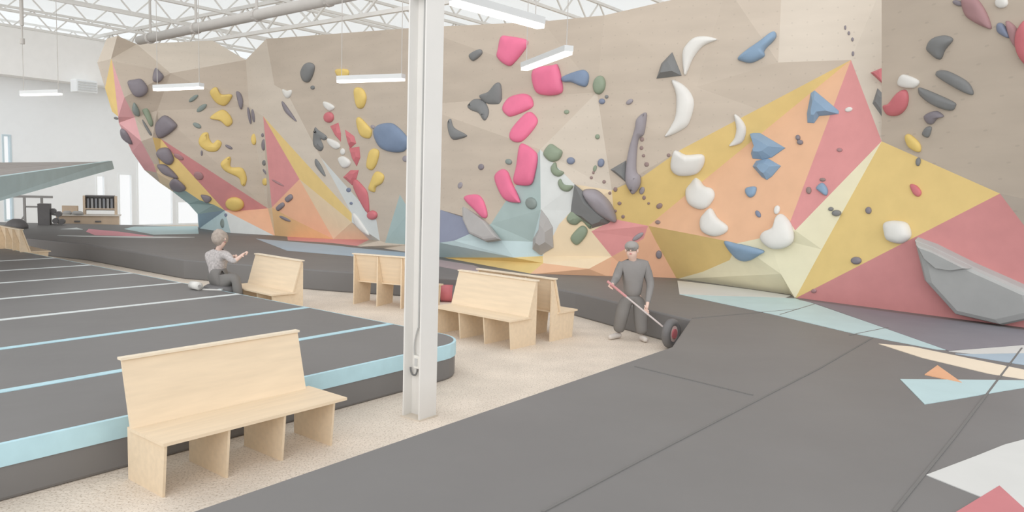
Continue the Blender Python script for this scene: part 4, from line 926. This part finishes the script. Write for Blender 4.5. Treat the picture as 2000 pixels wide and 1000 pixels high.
def ball(name, c, r, m, parent, seg=12):
    bm = bmesh.new(); bmesh.ops.create_uvsphere(bm, u_segments=seg, v_segments=8, radius=1.0)
    for v_ in bm.verts: v_.co = Vector((v_.co.x*r[0], v_.co.y*r[1], v_.co.z*r[2])) + Vector(c)
    me = bpy.data.meshes.new(name); bm.to_mesh(me); bm.free()
    for p in me.polygons: p.use_smooth = True
    return link(name, me, m, parent)
def hand_chains(wrist, palm, grip_dir, out, r=0.011):
    """palm end point, fingers curl across grip_dir"""
    ch = []
    fd = (palm-wrist).normalized(); gd = Vector(grip_dir).normalized(); od = Vector(out).normalized()
    lens = (0.9, 1.0, 0.95, 0.78)
    for i in range(4):
        b = palm + gd*((i-1.5)*0.023)
        L = lens[i]
        ch.append([(b-fd*0.02, r), (b+fd*0.035*L, r), (b+fd*0.055*L+od*0.03*L, r*0.95), (b+fd*0.02*L+od*0.052*L, r*0.85)])
    tb = wrist.lerp(palm, 0.4) + gd*-0.04
    ch.append([(tb+gd*0.02, r*1.1), (tb-gd*0.012+od*0.02, r*1.1), (tb+fd*0.03+od*0.045, r)])
    return ch
def face(c, R_, fwd, parent, m=SKIN):
    fwd = Vector(fwd).normalized(); sd = fwd.cross(Z).normalized(); c = Vector(c)
    nose = skin('nose', [[(c+fwd*(R_*0.88)+Z*0.012, 0.012), (c+fwd*(R_*1.08)-Z*0.02, 0.014)]], m, parent, 1)
    for s_ in (-1, 1):
        ball('eye', c+fwd*R_*0.88+sd*s_*0.034+Z*0.012, (0.009, 0.009, 0.006), DARK, parent, 8)
        ball('ear', c+sd*s_*R_*0.92-Z*0.01, (0.018, 0.022, 0.032), m, parent, 8)
    ball('mouth', c+fwd*R_*0.86-Z*0.055, (0.022, 0.014, 0.007), H['R'], parent, 8)

# standing person with a wheeled pole
PD = 12.3
org = gz(1232, 662, 0); org.z = 0
per = tag(empty('person', org), 'standing person in dark sweatshirt and cap pushing a wheeled pole', 'person')
def W_(x, y, off=0.0): return dp(x, y, org.y+off) - org
ftL, ftR = W_(1207, 654, 0.0), W_(1254, 664, -0.15)
ftL.z = 0.05; ftR.z = 0.05
hipC = W_(1236, 574); hipL = W_(1222, 582); hipR = W_(1250, 582)
knL, knR = W_(1214, 618, -0.06), W_(1251, 626, -0.1)
wa, ch_, nk = W_(1236, 556), W_(1236, 527, -0.04), W_(1236, 508, -0.07)
hd0, hd1 = W_(1234, 497, -0.13), W_(1234, 487, -0.14)
shL, shR = W_(1213, 518, -0.05), W_(1261, 518, -0.05)
elL, elR = W_(1203, 545, -0.1), W_(1271, 556, -0.08)
haL, haR = W_(1195, 557, -0.4), W_(1264, 597, -0.38)
pL, pR = haL+(haL-elL).normalized()*0.08, haR+(haR-elR).normalized()*0.08
body = [[(hipC, .12), (wa, .115), (ch_, (.14, .11)), (nk, .06), (hd0, .09), (hd1, (.1, .108))],
        [(ch_, .12), (shL, .06), (elL, .045), (haL, .028), (pL, (.042, .022))], [(ch_, .12), (shR, .06), (elR, .045), (haR, .028), (pR, (.042, .022))],
        [(hipC, .12), (hipL, .085), (knL, .06), (ftL+Z*0.05, .045)], [(hipC, .12), (hipR, .085), (knR, .06), (ftR+Z*0.05, .045)]]
poleA, poleB = W_(1186, 549, -0.47), Vector((2.5, 11.74, 0.235)) - org
pdir = (poleB-poleA).normalized()
body += hand_chains(haL, pL, pdir, (0.2, -1, 0)) + hand_chains(haR, pR, pdir, (0.2, -1, 0))
body = [[(p_, (r_[0]*.6, r_[1]*.6) if isinstance(r_, tuple) else r_*.6) if q_ < 3 and c_ in (0, 3, 4) else (p_, r_) for q_, (p_, r_) in enumerate(ch)] for c_, ch in enumerate(body)]
skin('body', body, SKIN, per)
skin('sweatshirt', [[(W_(1236, 584), .165), (wa, .16), (ch_, (.18, .15)), (W_(1235, 507, -0.07), .085)], [(ch_, .16), (shL, .09), (elL, .07), (elL.lerp(haL, 0.9), .045)], [(ch_, .16), (shR, .09), (elR, .07), (elR.lerp(haR, 0.9), .045)]], SWEAT, per)
skin('trousers', [[(W_(1236, 572), .15), (hipC, .165), (hipL, .13), (knL, .115), (ftL+Z*0.05, .1)], [(hipC, .165), (hipR, .13), (knR, .115), (ftR+Z*0.05, .1)]], TROU, per)
for ft, dx in ((ftL, -0.17), (ftR, 0.05)):
    a = Vector((ft.x, ft.y, 0.055)); b = a + Vector((dx, -0.15, -0.012))
    skin('shoe', [[(a+Vector((-dx*0.3, 0.05, 0)), .048), (a, .052), (b, .042)]], SHOE, per)
hc = hd1+Z*0.0
face(hc-Z*0.01, 0.1, (-0.35, -1, 0), per)
ball('cap', hc+Z*0.045+Vector((0, 0.02, 0)), (.115, .125, .09), CAPM, per)
bmv = [(math.cos(t)*0.075, -0.05-abs(math.sin(t))*0.11, z_) for z_ in (0.035, 0.048) for t in [math.pi*i/8 for i in range(9)]]
bf = [(i, i+1, 9+i+1, 9+i) for i in range(8)] + [tuple(range(9)), tuple(range(17, 8, -1)), (8, 0, 9, 17)]
o = mesh('cap_peak', [Matrix.Rotation(-0.34, 3, 'Z') @ Vector(p_) + hc for p_ in bmv], bf, CAPM, per)
# the wheeled pole
wc = Vector((2.5, 11.74, 0.0)); wr = 0.235
tool = tag(empty('wheeled_pole', wc), 'long thin red-handled pole ending in a black wheel with red hub', 'sweeper')
off = wc - org
A = poleA - off; Bp = Vector((0, 0, wr))
v, f = bar_vf(A, Bp, 0.014, 8); mesh('pole', v, f, mat('pole_steel', (206, 196, 194), 0.4), tool)
v, f = bar_vf(A, A.lerp(Bp, 0.3), 0.02, 8); mesh('grip', v, f, mat('grip_red', (206, 150, 150), 0.5), tool)
axd = Vector((0.78, -0.62, 0)).normalized(); rad2 = axd.cross(Z).normalized()
def torus(R_, r_, nu=28, nv=10):
    V = []; Fs = []
    for i in range(nu):
        a = 2*math.pi*i/nu; dirv = rad2*math.cos(a)+Z*math.sin(a)
        for j in range(nv):
            b = 2*math.pi*j/nv; V.append(Vector((0, 0, wr))+dirv*(R_+r_*math.cos(b))+axd*(r_*1.1*math.sin(b)))
    for i in range(nu):
        for j in range(nv): Fs.append((i*nv+j, ((i+1) % nu)*nv+j, ((i+1) % nu)*nv+(j+1) % nv, i*nv+(j+1) % nv))
    return V, Fs
v, f = torus(wr-0.065, 0.065); mesh('tyre', v, f, DARK, tool, True)
v, f = bar_vf(Vector((0, 0, wr))-axd*0.05, Vector((0, 0, wr))+axd*0.05, 0.125, 20); rim = mesh('rim', v, f, mat('rim_pale', (220, 196, 192), 0.5), tool)
for s_ in (-1, 1):
    v, f = bar_vf(Vector((0, 0, wr))+axd*0.048*s_, Vector((0, 0, wr))+axd*0.07*s_, 0.075, 16); mesh('hub', v, f, H['R'], rim)

# seated person
so = gz(432, 563, MAT_T)
pf = tag(empty('pouf', (so.x-0.03, so.y+0.12, 0)), 'round dark pouf under the seated person', 'pouf')
pv = [(math.cos(t)*0.33*r_, math.sin(t)*0.33*r_, z_) for z_, r_ in ((0, 0.86), (0.04, 0.97), (0.25, 1.0), (0.47, 0.95), (0.5, 0.8)) for t in [2*math.pi*i/24 for i in range(24)]]
pfc = [(j*24+i, j*24+(i+1) % 24, (j+1)*24+(i+1) % 24, (j+1)*24+i) for j in range(4) for i in range(24)] + [tuple(range(23, -1, -1)), tuple(range(96, 120))]
mesh('cushion', pv, pfc, mat('pouf_dark', (118, 116, 116), 0.8, 0.06, 5), pf, True)
v, f = merge([bar_vf((math.cos(t)*0.335, math.sin(t)*0.335, 0.24), (math.cos(t+0.27)*0.335, math.sin(t+0.27)*0.335, 0.24), 0.008, 6) for t in [2*math.pi*i/24 for i in range(24)]])
mesh('piping', v, f, DARK, pf)
sp = tag(empty('person', so), 'person with curly brown hair seated on a dark pouf', 'person')
def S_(x, y, o_=0.0): return dp(x, y, so.y+o_) - so
hipC = S_(425, 548, 0.1); wa = S_(424, 525, 0.1); ch_ = S_(424, 500, 0.08); nk = S_(428, 484, 0.04)
hd0, hd1 = S_(434, 474, 0.0), S_(433, 465, 0.0)
shL, shR = S_(408, 497, 0.12), S_(442, 497, -0.05)
hipL, hipR = S_(416, 552, 0.15), S_(436, 552, 0.0)
knL, knR = S_(450, 536, 0.2), S_(460, 540, -0.1)
ftL, ftR = S_(466, 585, 0.25), S_(470, 590, -0.05)
ftL.z = -MAT_T+0.06; ftR.z = -MAT_T+0.06
elL, elR = S_(428, 516, 0.2), S_(456, 512, -0.2)
haL, haR = S_(452, 503, 0.12), S_(472, 499, -0.15)
pL, pR = haL+(haL-elL).normalized()*0.07, haR+(haR-elR).normalized()*0.07
body = [[(hipC, .12), (wa, .11), (ch_, (.13, .11)), (nk, .05), (hd0, .072), (hd1, (.085, .09))],
        [(ch_, .11), (shL, .06), (elL, .045), (haL, .028), (pL, (.04, .022))], [(ch_, .11), (shR, .06), (elR, .045), (haR, .028), (pR, (.04, .022))],
        [(hipC, .12), (hipL, .09), (knL, .06), (ftL, .045)], [(hipC, .12), (hipR, .09), (knR, .06), (ftR, .045)]]
body += hand_chains(haL, pL, (0, 1, 0.2), (0.3, -0.2, -1)) + hand_chains(haR, pR, (0, 1, 0.2), (0.3, -0.2, -1))
body = [[(p_, (r_[0]*.6, r_[1]*.6) if isinstance(r_, tuple) else r_*.6) if q_ < 3 and c_ in (0, 3, 4) else (p_, r_) for q_, (p_, r_) in enumerate(ch)] for c_, ch in enumerate(body)]
skin('body', body, SKIN, sp)
skin('shirt', [[(hipC, .155), (wa, .15), (ch_, (.165, .14)), (S_(427, 488, 0.05), .07)], [(ch_, .14), (shL, .08), (elL, .06), (elL.lerp(haL, 0.5), .045)], [(ch_, .14), (shR, .08), (elR, .06), (elR.lerp(haR, 0.5), .045)]], TEE, sp)
skin('trousers', [[(S_(424, 516, 0.1), .155), (hipC, .18), (hipL, .125), (knL, .1), (ftL+Z*0.03, .075)], [(hipC, .165), (hipR, .125), (knR, .1), (ftR+Z*0.03, .075)]], TROU, sp)
for ft in (ftL, ftR):
    a = Vector((ft.x, ft.y, 0.05-MAT_T)); skin('shoe', [[(a-Vector((0.05, 0, 0)), .045), (a, .048), (a+Vector((0.15, -0.03, -0.008)), .038)]], SHOE, sp)
face(hd1-Z*0.01, 0.088, (1, -0.5, 0), sp)
hb = bmesh.new(); bmesh.ops.create_icosphere(hb, subdivisions=3, radius=1.0)
for v_ in hb.verts:
    q = v_.co; k = 1+0.09*math.sin(q.x*17+q.z*9)*math.sin(q.y*15-q.z*13)
    v_.co = Vector((q.x*0.14*k-0.045, q.y*0.15*k+0.03, q.z*0.16*k-0.0)) + hd1
me = bpy.data.meshes.new('hair'); hb.to_mesh(me); hb.free()
for p in me.polygons: p.use_smooth = True
link('hair', me, HAIR, sp)

lip = hold([(1797,465),(1830,477),(1905,514),(1872,519),(1838,514),(1811,491)], 'S', .62, '', 's', None, 'lip', '')
lip.parent = bigv; lip.location = lip.location - bigv.location
for k_ in ('label', 'category'):
    if k_ in lip: del lip[k_]
